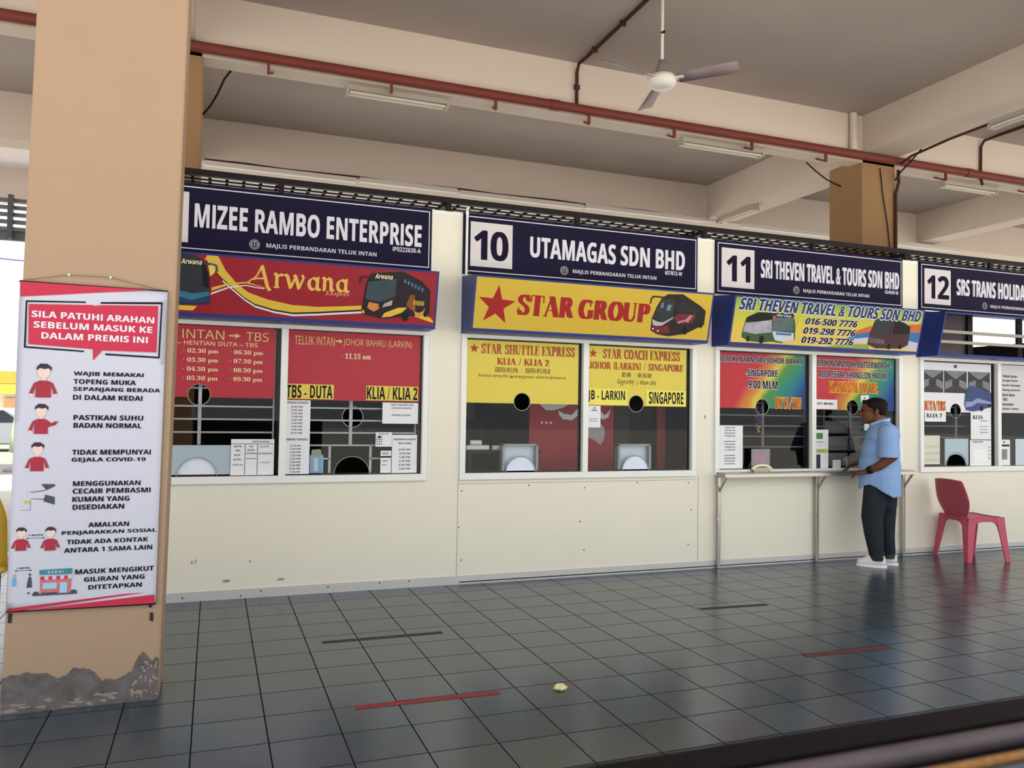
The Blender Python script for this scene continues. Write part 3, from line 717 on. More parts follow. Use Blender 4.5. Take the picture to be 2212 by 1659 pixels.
BUSD = mat('coach_black', '#231a1e', .4, noise=.2, scale=14); BUSG = mat('coach_windscreen', '#31414c', .3, noise=.35, scale=14); BUSM = mat('coach_maroon', '#4b1720', .4, noise=.2)
b_ = art(t, [(1.002, .116), (1.016, .264), (1.032, .34), (1.06, .375), (1.12, .384), (1.292, .404), (1.435, .345), (1.508, .279), (1.513, .1), (1.36, .075), (1.16, .045), (1.01, .07)], 3.2, 'coach_picture', BUSD)
poly(LB, [(1.022, .185), (1.036, .31), (1.245, .35), (1.243, .215), (1.13, .17)], 4.4, 'windscreen', BUSG, b_)
poly(LB, [(1.036, .315), (1.062, .372), (1.262, .393), (1.247, .354)], 4.4, 'destination_band', mat('coach_band', '#16211d', .4), b_)
text(LB, 'Arwana', 1.085, 1.215, .34, .375, 5.4, CRM, b_, .0, shear=.2)
mb = MB(); poly(LB, [(1.04, .12), (1.05, .165), (1.12, .155), (1.13, .12), (1.09, .095)], 4.4, '', None, None, mb); mb.build('grille_light', mat('coach_orange', '#c07a45', .4, noise=.3, scale=20), b_)
mb = MB(); poly(LB, [(1.15, .13), (1.165, .16), (1.225, .19), (1.22, .15)], 4.4, '', None, None, mb); mb.build('headlamp', mat('headlamp_print', '#a99a97', .4, noise=.3, scale=30), b_)
mb = MB(); poly(LB, [(1.15, .055), (1.17, .09), (1.27, .135), (1.34, .14), (1.3, .1), (1.22, .065)], 4.4, '', None, None, mb); poly(LB, [(1.005, .105), (1.02, .1), (1.022, .075), (1.008, .08)], 4.4, '', None, None, mb)
poly(LB, [(1.41, .1), (1.52, .075), (1.545, .05), (1.545, .035), (1.4, .075)], 4.4, '', None, None, mb); mb.build('gold_flash', MUST, b_)
strip(LB, [(1.375, .15), (1.4, .115), (1.43, .105), (1.46, .12), (1.475, .15)], [(1.375, .15), (1.405, .085), (1.435, .07), (1.468, .095), (1.475, .15)], 5, 'side_swoosh', mat('coach_tan', '#c08a4e', .4), b_)
mb = MB(); poly(LB, [(1.33, .16), (1.355, .235), (1.39, .24), (1.405, .13), (1.37, .12)], 4.4, '', None, None, mb); mb.build('side_glow', mat('coach_glow', '#8a4a22', .4, noise=.3), b_)
text(LB, 'Arwana', 1.378, 1.465, .16, .205, 5.4, MUST, b_, .0, shear=.2)
mb = MB()
for i in range(6): poly(LB, circ(1.31+i*.027, .335-i*.011, .01, 10, ry=.017), 5, '', None, None, mb)
mb.build('side_lettering', mat('blue_print', '#3f5f9c', .4), b_)
mb = MB(); poly(LB, circ(1.327, .07, .025, 16, ry=.033), 5.5, '', None, None, mb); poly(LB, circ(1.48, .1, .014, 12, ry=.024), 5.5, '', None, None, mb); mb.build('wheel', BLK, b_)
strip(LB, [(.966, .334), (.985, .352), (1.04, .356)], [(.972, .288), (.995, .335), (1.04, .345)], 4, 'mirror', BUSM, b_)
b_ = art(t, [(-.61, .075), (-.61, .38), (-.45, .42), (-.24, .416), (-.134, .406), (-.077, .36), (-.05, .26), (-.042, .076), (-.242, .066)], 3.2, 'coach_picture', mat('coach_slate', '#2c3239', .35, noise=.2, scale=10))
text(LB, 'Arwana', -.23, -.1, .345, .378, 4.6, CRM, b_, 0, shear=.2)
strip(LB, [(-.61, .18), (-.4, .15), (-.24, .163), (-.16, .147), (-.05, .166)], [(-.61, .15), (-.4, .12), (-.24, .12), (-.16, .1), (-.046, .14)], 4.4, 'teal_band', mat('coach_teal', '#2f6d83', .4, noise=.2), b_)
strip(LB, [(-.61, .15), (-.4, .12), (-.24, .12), (-.16, .1), (-.046, .14)], [(-.61, .1), (-.4, .08), (-.24, .085), (-.16, .075), (-.043, .1)], 4.4, 'blue_band', mat('coach_navy', '#27385e', .4, noise=.2), b_)
poly(LB, [(-.1, .345), (-.077, .352), (-.052, .25), (-.05, .19), (-.09, .2)], 4.4, 'side_window', BLK, b_)
strip(LB, [(-.075, .362), (-.035, .362), (-.003, .352), (.006, .31)], [(-.075, .35), (-.035, .35), (-.012, .34), (-.01, .3)], 4, 'mirror', BB, b_)
mb = MB(); poly(LB, [(-.06, .345), (-.02, .345), (-.015, .3), (-.045, .27)], 2.6, '', None, None, mb); mb.build('flag_patch', YEL2, t)
poly(LB, [(-.6, .03), (-.15, .03), (-.125, .062), (-.6, .062)], 2.6, 'swoosh_tail', MUST, t)

# yellow box
t = lightbox('yellow light box with one large red star and a dark coach', 1.852, 4.02, YEL)
starmesh(LB, 2.045, .2, .16, 2, DRED, t, 87)
serif(LB, 'STAR', 2.215, 2.71, .14, .296, 2, DRED, t, .35, .05); serif(LB, 'GROUP', 2.748, 3.41, .14, .29, 2, DRED, t, .35, .05)
b_ = art(t, [(3.436, .075), (3.434, .175), (3.47, .28), (3.51, .355), (3.561, .387), (3.707, .397), (3.897, .307), (3.954, .267), (3.954, .147), (3.912, .128), (3.777, .061), (3.613, .032), (3.5, .045)], 3, 'coach_picture', BUSD)
poly(LB, [(3.442, .185), (3.505, .34), (3.63, .35), (3.632, .2), (3.575, .145)], 4, 'windscreen', mat('coach_glass_dark', '#262c30', .3, noise=.4, scale=18), b_)
mb = MB(); poly(LB, [(3.5, .27), (3.51, .315), (3.53, .315), (3.53, .27)], 5, '', None, None, mb); poly(LB, [(3.56, .25), (3.57, .3), (3.61, .3), (3.6, .25)], 5, '', None, None, mb); mb.build('glass_glint', mat('glint_print', '#5f7886', .3), b_)
strip(LB, [(3.437, .17), (3.5, .15), (3.55, .15), (3.64, .2)], [(3.45, .12), (3.49, .115), (3.54, .122), (3.635, .185)], 4.6, 'silver_band', mat('coach_silver', '#a8a4a8', .3, noise=.15, scale=20), b_)
mb = MB(); poly(LB, [(3.64, .19), (3.69, .23), (3.86, .23), (3.83, .16), (3.7, .14)], 4.2, '', None, None, mb); poly(LB, [(3.44, .08), (3.45, .115), (3.6, .12), (3.62, .06), (3.5, .05)], 4.2, '', None, None, mb); mb.build('maroon_panel', mat('coach_crimson', '#6e2230', .4, noise=.4, scale=18), b_)
mb = MB(); poly(LB, [(3.75, .17), (3.8, .225), (3.83, .225), (3.79, .16)], 5.2, '', None, None, mb); poly(LB, [(3.68, .16), (3.76, .185), (3.76, .17), (3.69, .145)], 5.2, '', None, None, mb); mb.build('pink_flash', mat('coach_pink', '#b07a80', .4, noise=.2), b_)
mb = MB(); poly(LB, [(3.66, .3), (3.72, .335), (3.9, .27), (3.9, .24), (3.66, .25)], 4.2, '', None, None, mb); mb.build('side_windows', mat('side_glass', '#1c2022', .3, noise=.3, scale=20), b_)
mb = MB(); poly(LB, circ(3.772, .09, .022, 16, ry=.036), 5.5, '', None, None, mb); poly(LB, circ(3.925, .14, .012, 12, ry=.022), 5.5, '', None, None, mb); mb.build('wheel', BLK, b_)
strip(LB, [(3.398, .297), (3.402, .345), (3.42, .367), (3.52, .366)], [(3.408, .297), (3.414, .338), (3.43, .354), (3.52, .352)], 4, 'mirror', BUSM, b_)
mb = MB(); poly(LB, circ(3.455, .09, .008, 8), 5.5, '', None, None, mb); poly(LB, circ(3.505, .075, .008, 8), 5.5, '', None, None, mb); mb.build('headlamp', WHITE, b_)

# green and yellow box
t = lightbox('green and yellow light box with three phone numbers and two coaches', 4.235, 6.435, ramp_mat('green_yellow_print', [(0, '#d3b45a'), (.35, '#cbb545'), (.7, '#a8b23f'), (1, '#4f8443')], (0, 0, 2.2, 0), .4))
mb = MB(); poly(LB, [(5.55, .135), (5.66, .19), (5.81, .24), (5.81, .175), (5.66, .15)], 1.4, '', None, None, mb); poly(LB, [(6.26, .27), (6.42, .285), (6.42, .2), (6.26, .2)], 1.4, '', None, None, mb); mb.build('orange_band', mat('orange_print', '#b8632f', .4), t)
mb = MB(); poly(LB, [(5.5, .09), (5.64, .15), (5.82, .18), (5.82, .13)], 1.4, '', None, None, mb); poly(LB, [(6.26, .2), (6.42, .2), (6.42, .1), (6.26, .12)], 1.4, '', None, None, mb); mb.build('blue_band', mat('sky_blue_print', '#2f66a8', .4), t)
mb = MB(); poly(LB, [(5.45, .06), (5.5, .09), (5.82, .13), (5.82, .07)], 1.4, '', None, None, mb); poly(LB, [(6.26, .12), (6.42, .1), (6.42, .02), (6.26, .03)], 1.4, '', None, None, mb); mb.build('pale_band', mat('pale_print', '#b9b2c4', .4), t)
mb = MB(); poly(LB, [(5.3, .016), (5.5, .05), (5.82, .06), (5.82, .016)], 1.3, '', None, None, mb); mb.build('green_band', mat('leaf_print', '#7f9a3c', .4), t)
TB = mat('title_blue', '#15305f', .4, noise=.25, scale=5); WO2 = (WHITE, .07)
text(LB, 'SRI THEVEN TRAVEL & TOURS SDN BHD', 4.292, 6.392, .303, .407, 3, TB, t, .09, shear=.2, outline=WO2)
for i, s_ in enumerate(('016-500 7776', '019-298 7776', '019-292 7776')):
    text(LB, s_, 5.03-i*.006, 5.632-i*.006, .211-i*.086, .27-i*.086, 3, BLK, t, .09, shear=.2, outline=WO2)
b_ = art(t, [(4.36, .06), (4.358, .11), (4.385, .24), (4.498, .293), (4.61, .297), (4.885, .3), (4.925, .2), (4.942, .065), (4.8, .026), (4.681, .036), (4.576, .022), (4.444, .03)], 2.2, 'coach_picture', mat('coach_green', '#35523a', .4, noise=.2, scale=10))
poly(LB, [(4.375, .2), (4.4, .245), (4.5, .285), (4.655, .29), (4.66, .235), (4.5, .21)], 3.2, 'side_windows', BLK, b_)
poly(LB, [(4.365, .11), (4.38, .19), (4.5, .205), (4.655, .23), (4.675, .12), (4.5, .095)], 3.2, 'side_print', mat('side_print_mix', '#9a98a4', .4, noise=.5, scale=16), b_)
poly(LB, [(4.672, .14), (4.665, .25), (4.885, .262), (4.905, .14)], 3.4, 'windscreen', mat('coach_glass_teal', '#4c5f63', .3, noise=.4, scale=12), b_)
poly(LB, [(4.665, .255), (4.66, .292), (4.88, .297), (4.884, .265)], 3.4, 'destination_band', BLK, b_)
text(LB, 'Olivi Class', 4.7, 4.86, .265, .288, 4.4, WHITE, b_, 0)
poly(LB, [(4.69, .1), (4.68, .13), (4.915, .125), (4.93, .06), (4.82, .035), (4.72, .05)], 3.4, 'bumper', mat('coach_pale', '#b9bcc6', .3, noise=.15, scale=20), b_)
poly(LB, [(4.72, .1), (4.72, .122), (4.89, .12), (4.895, .1)], 4.4, 'grille_band', mat('coach_azure', '#3d6a9a', .4, noise=.3, scale=30), b_)
mb = MB(); poly(LB, circ(4.575, .05, .026, 16, ry=.036), 4.4, '', None, None, mb); poly(LB, circ(4.43, .05, .018, 14, ry=.026), 4.4, '', None, None, mb); mb.build('wheel', BLK, b_)
strip(LB, [(4.885, .262), (4.93, .268), (4.955, .25), (4.955, .21)], [(4.885, .255), (4.925, .26), (4.943, .245), (4.943, .21)], 3, 'mirror', MUST, b_)
poly(LB, [(4.66, .265), (4.69, .275), (4.69, .24), (4.665, .22)], 4.6, 'side_mirror', mat('mirror_red', '#a8534a', .4), b_)
b_ = art(t, [(5.79, .06), (5.8, .178), (5.84, .3), (5.886, .317), (6.155, .307), (6.287, .253), (6.297, .075), (6.212, .035), (5.9, .026)], 2.2, 'coach_picture', mat('coach_dark_red', '#43242a', .4, noise=.3, scale=10))
poly(LB, [(5.815, .17), (5.85, .29), (6.02, .3), (6.05, .29), (6.03, .15)], 3.2, 'windscreen', mat('coach_glass_black', '#22262c', .3, noise=.4, scale=14), b_)
poly(LB, [(6.06, .17), (6.06, .29), (6.155, .297), (6.28, .25), (6.285, .18)], 3.2, 'side_windows', BLK, b_)
mb = MB(); poly(LB, [(5.8, .08), (5.81, .13), (5.99, .11), (6.0, .07)], 3.2, '', None, None, mb); mb.build('bumper', mat('coach_steel_grey', '#5c5058', .4, noise=.4, scale=20), b_)
mb = MB(); poly(LB, [(6.04, .15), (6.05, .27), (6.075, .27), (6.07, .15)], 4, '', None, None, mb); mb.build('side_mirror', BUSM, b_)
mb = MB(); poly(LB, circ(6.06, .05, .02, 14, ry=.03), 4.4, '', None, None, mb); poly(LB, circ(6.2, .055, .016, 14, ry=.026), 4.4, '', None, None, mb); mb.build('wheel', BLK, b_)

# empty box with its face missing
t = lightbox('empty blue light box without a face, white bars showing inside', 6.7, 8.92, None, True)
for v in (.25, .145): 
    mb = MB(); mb.bar((6.72, -.1, 2.02+v), (8.9, -.1, 2.02+v), .03, .03); mb.build('lamp_bar', FIX, t)
for x in (7.46, 8.2, 8.85): MB().box((x-.035, .0, 2.014), (x+.035, .03, 2.488)).build('inner_post', DARKST, t)
MB().box((6.735, .03, 2.014), (7.426, .045, 2.488)).build('dark_reflection_panel', mat('painted_reflection_dark', '#51484a', .3, noise=.2), t)  # dark panel added for the reflected brown-grey patch beside the post

# ------------------------------------------------------------------ security grilles behind the glass
def grille(label, x0, x1, xv, z0, rows, m, y=.075, extra=()):
    t = thing('window_grille', label, 'grille', ((x0+x1)/2, y, z0), 'bar grilles behind the booth glass')
    for z in rows: MB().box((x0, y-.006, z-.006), (x1, y+.006, z+.006)).build('cross_bar', m, t)
    MB().box((xv-.012, y-.012, z0), (xv+.012, y+.006, 1.96)).build('upright', m, t)
    for q in (x0-.012, x1): MB().box((q, y-.008, z0), (q+.012, y+.008, 1.96)).build('side_bar', m, t)
    for e in extra: MB().box((e[0], y-.006, e[2]), (e[1], y+.006, e[3])).build('short_bar', m, t)
WB = mat('white_bar_paint', '#c4c2c6', .5, noise=.05); GB = mat('grey_bar_paint', '#6f6a6e', .5, noise=.05)
rows = (1.91, 1.82, 1.73, 1.64, 1.52, 1.388, 1.294, 1.199)
grille('white bar grille behind the film with eight departure times', -.55, .415, -.093, 1.11, rows, WB)
grille('white bar grille behind the film with one morning departure', .5, 1.5, .995, 1.1, rows + (1.103,), WB, extra=((.832, .85, .89, 1.1), (1.145, 1.163, .89, 1.1), (.69, .84, .995, 1.007), (1.15, 1.4, .995, 1.007)))
rows = (1.9, 1.8, 1.7, 1.6, 1.5, 1.383, 1.284, 1.185)
grille('grey bar grille behind the rainbow film with the night departure', 4.36, 5.39, 4.877, 1.085, rows + (1.085,), GB, .1)
grille('grey bar grille behind the standing man', 5.48, 6.52, 5.935, 1.08, rows + (1.085,), GB, .1)
grille('grey bar grille behind the white film with cabin photographs', 6.86, 7.86, 7.345, 1.05, (1.5, 1.42, 1.3, 1.18), GB, .09)

# ------------------------------------------------------------------ papers on the glass
def paper(label, u0, u1, v0, v1, lines=(), m=PAPER, blocks=(), group=None, k=0, pl=OUT, tilt=0):
    t = thing('paper_notice', label, 'notice', (u0, pl.o.y, v0), group)
    pts = [(u0, v1), (u0, v0), (u1, v0+tilt), (u1, v1+tilt)]
    poly(pl, pts, k+.5, 'sheet', m, t)
    for s_, a, b, c, d, mm in lines: text(pl, s_, a, b, c, d, k+2, mm, t, .01, 1)
    for pts2, mm, nm in blocks: poly(pl, pts2, k+1.6, nm, mm, t)
    return t
def rows_of(words, uc, w, v1, step, h, m=PRINT, fac=1):
    out = []
    for i, s_ in enumerate(words):
        if s_: out.append((s_, uc-w*fac/2, uc+w*fac/2, v1-i*step-h, v1-i*step, m))
    return out
NP = 'notices stuck to the booth glass'
L = [('ARWANA EXPRESS', .492, .668, 1.417, 1.433, PRINT)] + rows_of(('8.00 AM', '8.30 AM', '9.30 AM', '11.00 PM', '2.00 PM', '2.45 PM', '4.00 PM', '7.00 PM', '8.15 PM'), .585, .08, 1.40, .0245, .013)
paper('long white timetable under the yellow strip TBS - DUTA', .488, .683, .892, 1.443, L + [('ARWANA EXPRESS', .492, .668, 1.142, 1.158, PRINT)] + rows_of(('11.30 AM', '1.00 PM', '2.00 PM', '3.45 PM', '4.30 PM', '7.00 PM', '8.30 PM', '9.00 PM', '11.00 PM'), .58, .075, 1.11, .0245, .013), group=NP)
paper('white notice with lines under the yellow strip KLIA / KLIA 2', 1.228, 1.512, 1.274, 1.438, [('TIKET ONLINE SILA', 1.29, 1.475, 1.415, 1.428, PRINT), ('CETAK DI KAUNTER', 1.3, 1.46, 1.39, 1.402, PRINT), ('TERIMA KASIH', 1.3, 1.45, 1.335, 1.347, PRINT)], group=NP)
cal = [(rect(1.187+i*.017, 1.187+i*.017+.009, 1.112+j*.018, 1.112+j*.018+.009), PRINT, 'date_mark') for i in range(6) for j in range(4)]
paper('small calendar sheet beside the lower timetable', 1.18, 1.307, 1.095, 1.207, [('JULAI', 1.2, 1.28, 1.186, 1.199, PRINT)], blocks=cal[:12] + [(rect(1.2, 1.22, 1.16, 1.18), PRINT, 'date_mark')], group=NP)
paper('white timetable headed KLIA in the corner of the red film window', 1.309, 1.508, .89, 1.187, [('ARWANA EXPRESS', 1.32, 1.498, 1.145, 1.16, PRINT), ('KLIA & KLIA2', 1.36, 1.46, 1.115, 1.13, BLK)] + rows_of(('6.00 AM', '10.00 AM', '1.00 PM', '3.30 PM', '6.30 PM', '12.00 AM'), 1.41, .09, 1.08, .03, .014), group=NP)
paper('narrow printed slip between calendar and timetable', 1.221, 1.304, .892, 1.064, [('NOTIS', 1.235, 1.285, 1.035, 1.05, PRINT), ('tiket', 1.235, 1.28, .98, .99, PRINT), ('bas', 1.235, 1.27, .95, .96, PRINT)], blocks=[(rect(1.222, 1.303, 1.01, 1.022), BLK, 'black_bar')], group=NP)
bx = thing('tissue_box', 'pale blue tissue box standing behind the glass by the long timetable', 'box', (.74, .045, .885))
MB().box((.69, .03, .885), (.79, .065, 1.03)).build('carton', mat('pale_blue_card', '#9fc0e4', .6, noise=.05), bx); MB().box((.72, .028, .91), (.75, .03, 1.01)).build('carton_print', PAPER, bx)
MB().add([(.7, .045, 1.03), (.78, .045, 1.03), (.77, .05, 1.075), (.705, .05, 1.07)], [(0,1,2,3)]).build('tissue', mat('tissue_grey', '#b9b7a4', .8), bx)
fp = thing('frosted_sheet', 'pale frosted sheet low in the window with a half round pass hole', 'screen', (-.1, .02, .885))
a_ = [(-.1+.135*math.cos(math.radians(t)), .885+.122*math.sin(math.radians(t))) for t in range(0, 181, 12)]
mb = MB(); pts = [(l9[0], .885)] + a_[::-1] + [(.412, .885)]
tp = [(l9[0], 1.107)] + [(u, 1.107) for u, v in a_[::-1]] + [(.412, 1.107)]
mb.add([(u, .02, v) for u, v in pts] + [(u, .02, v) for u, v in tp], [(i, i+1, i+1+len(pts), i+len(pts)) for i in range(len(pts)-1)]); mb.build('sheet', FROST, fp)
poly(PL((0, .03, 0)), [(l9[0], .885), (.04, .885), (.04, 1.01), (l9[0], 1.01)], 0, 'backing_sheet', mat('pale_backing', '#dfe6ef', .5), fp)
tb = [(rect(.222, .226, .89, 1.115), PRINT, 'table_line'), (rect(.309, .313, .89, 1.115), PRINT, 'table_line'), (rect(.128, .425, 1.115, 1.119), PRINT, 'table_line')]
paper('white fare table in the corner by the frosted sheet', .126, .428, .888, 1.151, [('Jadual Tambang', .27, .39, 1.124, 1.142, PRINT), ('DUTA', .148, .2, 1.092, 1.105, BLK), ('TBS', .155, .19, 1.062, 1.074, BLK), ('KLIA', .15, .192, 1.03, 1.042, BLK), ('KLIA2', .145, .197, .998, 1.01, BLK), ('10.00 am', .14, .21, .96, .97, PRINT), ('TBS', .25, .28, 1.092, 1.104, PRINT), ('DARI', .24, .29, 1.066, 1.078, PRINT), ('SUNGKAI', .232, .305, 1.042, 1.054, PRINT), ('9.00 am', .235, .3, 1.005, 1.015, PRINT), ('KLIA2', .33, .39, 1.092, 1.102, PRINT), ('BUTTERWORTH', .32, .415, 1.04, 1.052, PRINT), ('3.30 pm', .33, .4, .975, .985, PRINT)], blocks=tb, group=NP, k=1)
paper('white leaflet under the pale strip JB - LARKIN', 2.98, 3.118, 1.257, 1.444, [('2', 3.045, 3.07, 1.415, 1.432, BLK)], blocks=[(rect(3.03, 3.085, 1.40, 1.408), PRINT, 'print_line'), (rect(3.01, 3.09, 1.31, 1.314), PRINT, 'print_line'), (rect(3.01, 3.09, 1.33, 1.334), PRINT, 'print_line')], group=NP)
paper('tall white list low in the window beside the shelf end', 4.319, 4.588, .89, 1.286, rows_of(('SUNGAI PETANI', 'ALOR STAR - IPOH', 'KEDAH', 'CHANGLUN', '', 'KUANTAN', 'PAHANG', 'TEMERLOH', 'CUKAI', '', 'KOTA BHARU', 'TERENGGANU - DUNGUN', 'PERAK', 'PULAU PINANG'), 4.445, .115, 1.272, .0255, .012), group=NP)
paper('white slip reading KOTA BHARU on the second rainbow film', 5.409, 5.69, 1.452, 1.546, (), group=NP, k=2)
kb = [o for o in bpy.data.objects if o.get('label') == 'white slip reading KOTA BHARU on the second rainbow film'][0]
serif(OUT, 'K', 5.42, 5.44, 1.497, 1.516, 4.5, BLK, kb); serif(OUT, 'OTA BHARU', 5.446, 5.645, 1.497, 1.516, 4.5, BLK, kb)
pn = paper('small white sticker above the man\'s head', 5.983, 6.087, 1.53, 1.597, (), blocks=[(rect(6.022, 6.042, 1.565, 1.577), BLK, 'print_block')], group=NP, k=2)
paper('white tall leaflet with green band and a photo by the mullion', 5.413, 5.582, .866, 1.254, [('September', 5.435, 5.525, 1.127, 1.14, BLK), ('1', 5.475, 5.482, 1.085, 1.11, BLK), ('CALENDAR', 5.425, 5.535, 1.045, 1.056, PRINT)], blocks=[(rect(5.435, 5.515, 1.165, 1.222), mat('leaf_photo', '#5d7f5a', .5, noise=.5, scale=40), 'photo'), (rect(5.413, 5.575, 1.03, 1.068), mat('lime_print', '#b6c268', .5), 'green_band'), (rect(5.413, 5.485, .868, 1.015), mat('dark_photo', '#3b4050', .5, noise=.6, scale=30), 'photo')], group=NP, k=.6)
paper('small white card above the shelf beside the tall leaflet', 5.636, 5.734, .868, .96, (), blocks=[(rect(5.645, 5.725, .94, .944), PRINT, 'print_line'), (rect(5.645, 5.725, .92, .923), PRINT, 'print_line'), (rect(5.645, 5.725, .9, .903), PRINT, 'print_line')], group=NP)
paper('small white tag on the glass under the man\'s chin', 6.029, 6.091, 1.25, 1.314, (), group=NP)
paper('white slip reading KLIA 2 under the white film', 6.825, 7.116, 1.346, 1.447, [], group=NP)
k2 = [o for o in bpy.data.objects if o.get('label') == 'white slip reading KLIA 2 under the white film'][0]
serif(OUT, 'KLIA 2', 6.849, 7.06, 1.389, 1.43, 2.5, BLK, k2)
kl = paper('large white sheet headed KLIA under the printed coach', 7.468, 7.765, 1.163, 1.447, rows_of(('', '', 'TEL', '', 'Kuala Lumpur', 'Putrajaya', 'Shah Alam'), 7.66, .12, 1.425, .03, .012), group=NP)
serif(OUT, 'KLIA', 7.498, 7.644, 1.38, 1.418, 2.5, BLK, kl)
gl = [(rect(6.83+.05*i, 6.87+.05*i, .94+.035*j, .96+.035*j), mat('pale_green_print', '#bcc4ae', .6, noise=.1), 'print_block') for i in range(4) for j in range(6)]
paper('beige chart sheet low in the corner of the white film window', 6.788, 7.032, .907, 1.203, [], mat('beige_paper', '#d5d2c4', .7, noise=.05), gl[::2], NP)
f2 = thing('frosted_sheet', 'pale blue frosted sheet under the window with cabin photographs', 'screen', (7.28, .02, .885))
a_ = [(7.268+.142*math.cos(math.radians(t)), .885+.124*math.sin(math.radians(t))) for t in range(0, 181, 12)]
pts = [(7.115, .885)] + a_[::-1] + [(7.45, .885)]; tp = [(u, 1.17) for u, v in pts]
MB().add([(u, .022, v) for u, v in pts] + [(u, .022, v) for u, v in tp], [(i, i+1, i+1+len(pts), i+len(pts)) for i in range(len(pts)-1)]).build('sheet', mat('pale_blue_frost', '#b9c9d6', .35, noise=.03), f2)
paper('white price sheet beside the half round pass hole', 7.455, 7.765, .886, 1.155, [('HARGA TIKET', 7.5, 7.65, 1.13, 1.145, PRINT)], blocks=[(rect(7.5, 7.7, .93, 1.06), mat('ivory_note', '#eaf0ea', .6), 'note')] + [(rect(7.72, 7.755, .96+.04*i, .966+.04*i), PRINT, 'print_line') for i in range(4)], group=NP)
paper('white leaflet with a grey portrait in the last window', 7.883, 8.045, .888, 1.162, [], blocks=[(rect(7.883, 8.035, 1.09, 1.11), BLK, 'black_bar'), (rect(7.91, 8.0, .95, 1.06), mat('portrait_grey', '#86868a', .6, noise=.4, scale=30), 'portrait'), (circ(7.955, 1.135, .012, 12), PRINT, 'badge')], group=NP)
paper('pale blue sheet at the edge of the last window', 8.125, 8.5, .888, 1.17, [], mat('pale_blue_paper', '#c3d0d8', .6), (), NP)

# ------------------------------------------------------------------ inside the booths
def tray(label, u0, u1, c, r):
    t = thing('pass_tray', label, 'tray', (c, 0, .885), 'clear pass trays in the yellow film windows')
    b = MB(); b.box((u0, .03, .885), (u0+.02, .1, 1.11)); b.box((u1-.02, .03, .885), (u1, .1, 1.11)); b.box((u0, .03, 1.1), (u1, .1, 1.115))
    b.build('tray_frame', mat('grey_acrylic', '#9aa3a6', .25), t)
    MB().box((u0+.02, .085, .885), (u1-.02, .092, 1.1)).build('tray_sheet', FROST, t)
    poly(PL((0, .02, 0)), [(c+r*math.cos(math.radians(a)), .886+.12*math.sin(math.radians(a))) for a in range(0, 181, 12)], 0, 'flap', mat('pale_flap', '#d7dff0', .4), t)
tray('pass tray under the shuttle poster, nearer the red film booth', 2.232, 2.552, 2.395, .13); tray('pass tray under the coach poster beside the white leaflet', 3.305, 3.632, 3.465, .13)
sf = thing('desk_shelf', 'black shelf board holding white paper rolls inside the yellow booth', 'shelf', (2.15, .2, .78))
MB().box((1.95, .14, 1.03), (2.62, .34, 1.055)).build('board', BLACK, sf)
for x in (1.98, 2.56): MB().box((x, .16, .78), (x+.03, .32, 1.03)).build('support', BLACK, sf)
for x0, x1, y, z, l in ((1.97, 2.17, .2, 1.077, 'long white paper roll lying on the black shelf board'), (2.02, 2.12, .25, 1.116, 'short white paper roll resting upon the longer roll'), (2.2, 2.33, .19, 1.075, 'short white paper roll at the middle of the shelf board')):
    tag(MB().tube([(x0, y, z), (x1, y, z)], .022, 12).build('paper_roll', PAPER), l, 'paper roll', 'paper rolls in the yellow booth')
nb = thing('notice_board', 'grey green notice board on the rear wall of the yellow booth', 'board', (2.3, 2.43, 1.5))
MB().box((1.8, 2.40, 1.15), (2.75, 2.448, 1.9)).build('board', mat('board_felt', '#77736c', .9, noise=.4, scale=9), nb)
rb = thing('bus_reflection_board', 'red printed board with white swoosh and stars inside the yellow booth', 'board', (3.0, .62, 0))  # board added indoors to stand for a red bus reflected in the glass
RB = PL((0, .6, 0))
MB().box((2.7, .6, 0), (3.56, .63, 1.75)).build('board', mat('reflected_bus_red', '#a2303b', .45, noise=.06), rb)
poly(RB, [(2.775, 1.75), (2.78, 1.5), (2.8, 1.45), (2.86, 1.4), (2.94, 1.4), (3.04, 1.43), (3.2, 1.52), (3.3, 1.75)], 1, 'white_swoosh', PAPER, rb)
mb = MB()
for i in range(3): mb.add([RB.at(2.82+i*.045, 1.285, 2)] + [RB.at(a, b, 2) for a, b in star(2.82+i*.045, 1.285, .018)], [(0, 1+j, 1+(j+1) % 10) for j in range(10)])
mb.build('star_row', PAPER, rb)
strip(RB, [(2.98, 1.4), (3.04, 1.37), (3.12, 1.36), (3.18, 1.42)], [(2.99, 1.36), (3.03, 1.32), (3.12, 1.31), (3.19, 1.36)], 2, 'white_crescent', PAPER, rb)
strip(RB, [(3.27, 1.22), (3.38, 1.31), (3.45, 1.26), (3.47, 1.2)], [(3.27, 1.16), (3.35, 1.13), (3.42, 1.08), (3.45, 1.12)], 2, 'grey_crescent', mat('reflected_bus_grey', '#b5aaa8', .5), rb)
strip(RB, [(3.4, 1.42), (3.46, 1.36), (3.5, 1.39), (3.52, 1.42)], [(3.38, 1.36), (3.44, 1.32), (3.5, 1.34), (3.52, 1.4)], 2, 'white_crescent', PAPER, rb)
r2b = thing('bus_reflection_board', 'narrow red board with a white plate inside the yellow booth', 'board', (4.1, .62, 0))  # second added board, carrying more of the bus reflection
MB().box((4.04, .6, 0), (4.125, .63, 1.75)).build('board', mat('reflected_bus_salmon', '#b04f4a', .45, noise=.06), r2b)
cb = thing('reflected_strip_cabinet', 'tall dark cabinet between the two red boards', 'cabinet', (3.8, .7, 0))  # added box for the dark strip within the bus reflection
MB().box((3.58, .62, 0), (4.02, 1.1, 1.95)).build('carcass', mat('reflected_strip_dark', '#332f2c', .5, noise=.1), cb); MB().box((3.745, .612, .1), (4.015, .62, 1.93)).build('door', mat('reflected_strip_black', '#211e1c', .5), cb)
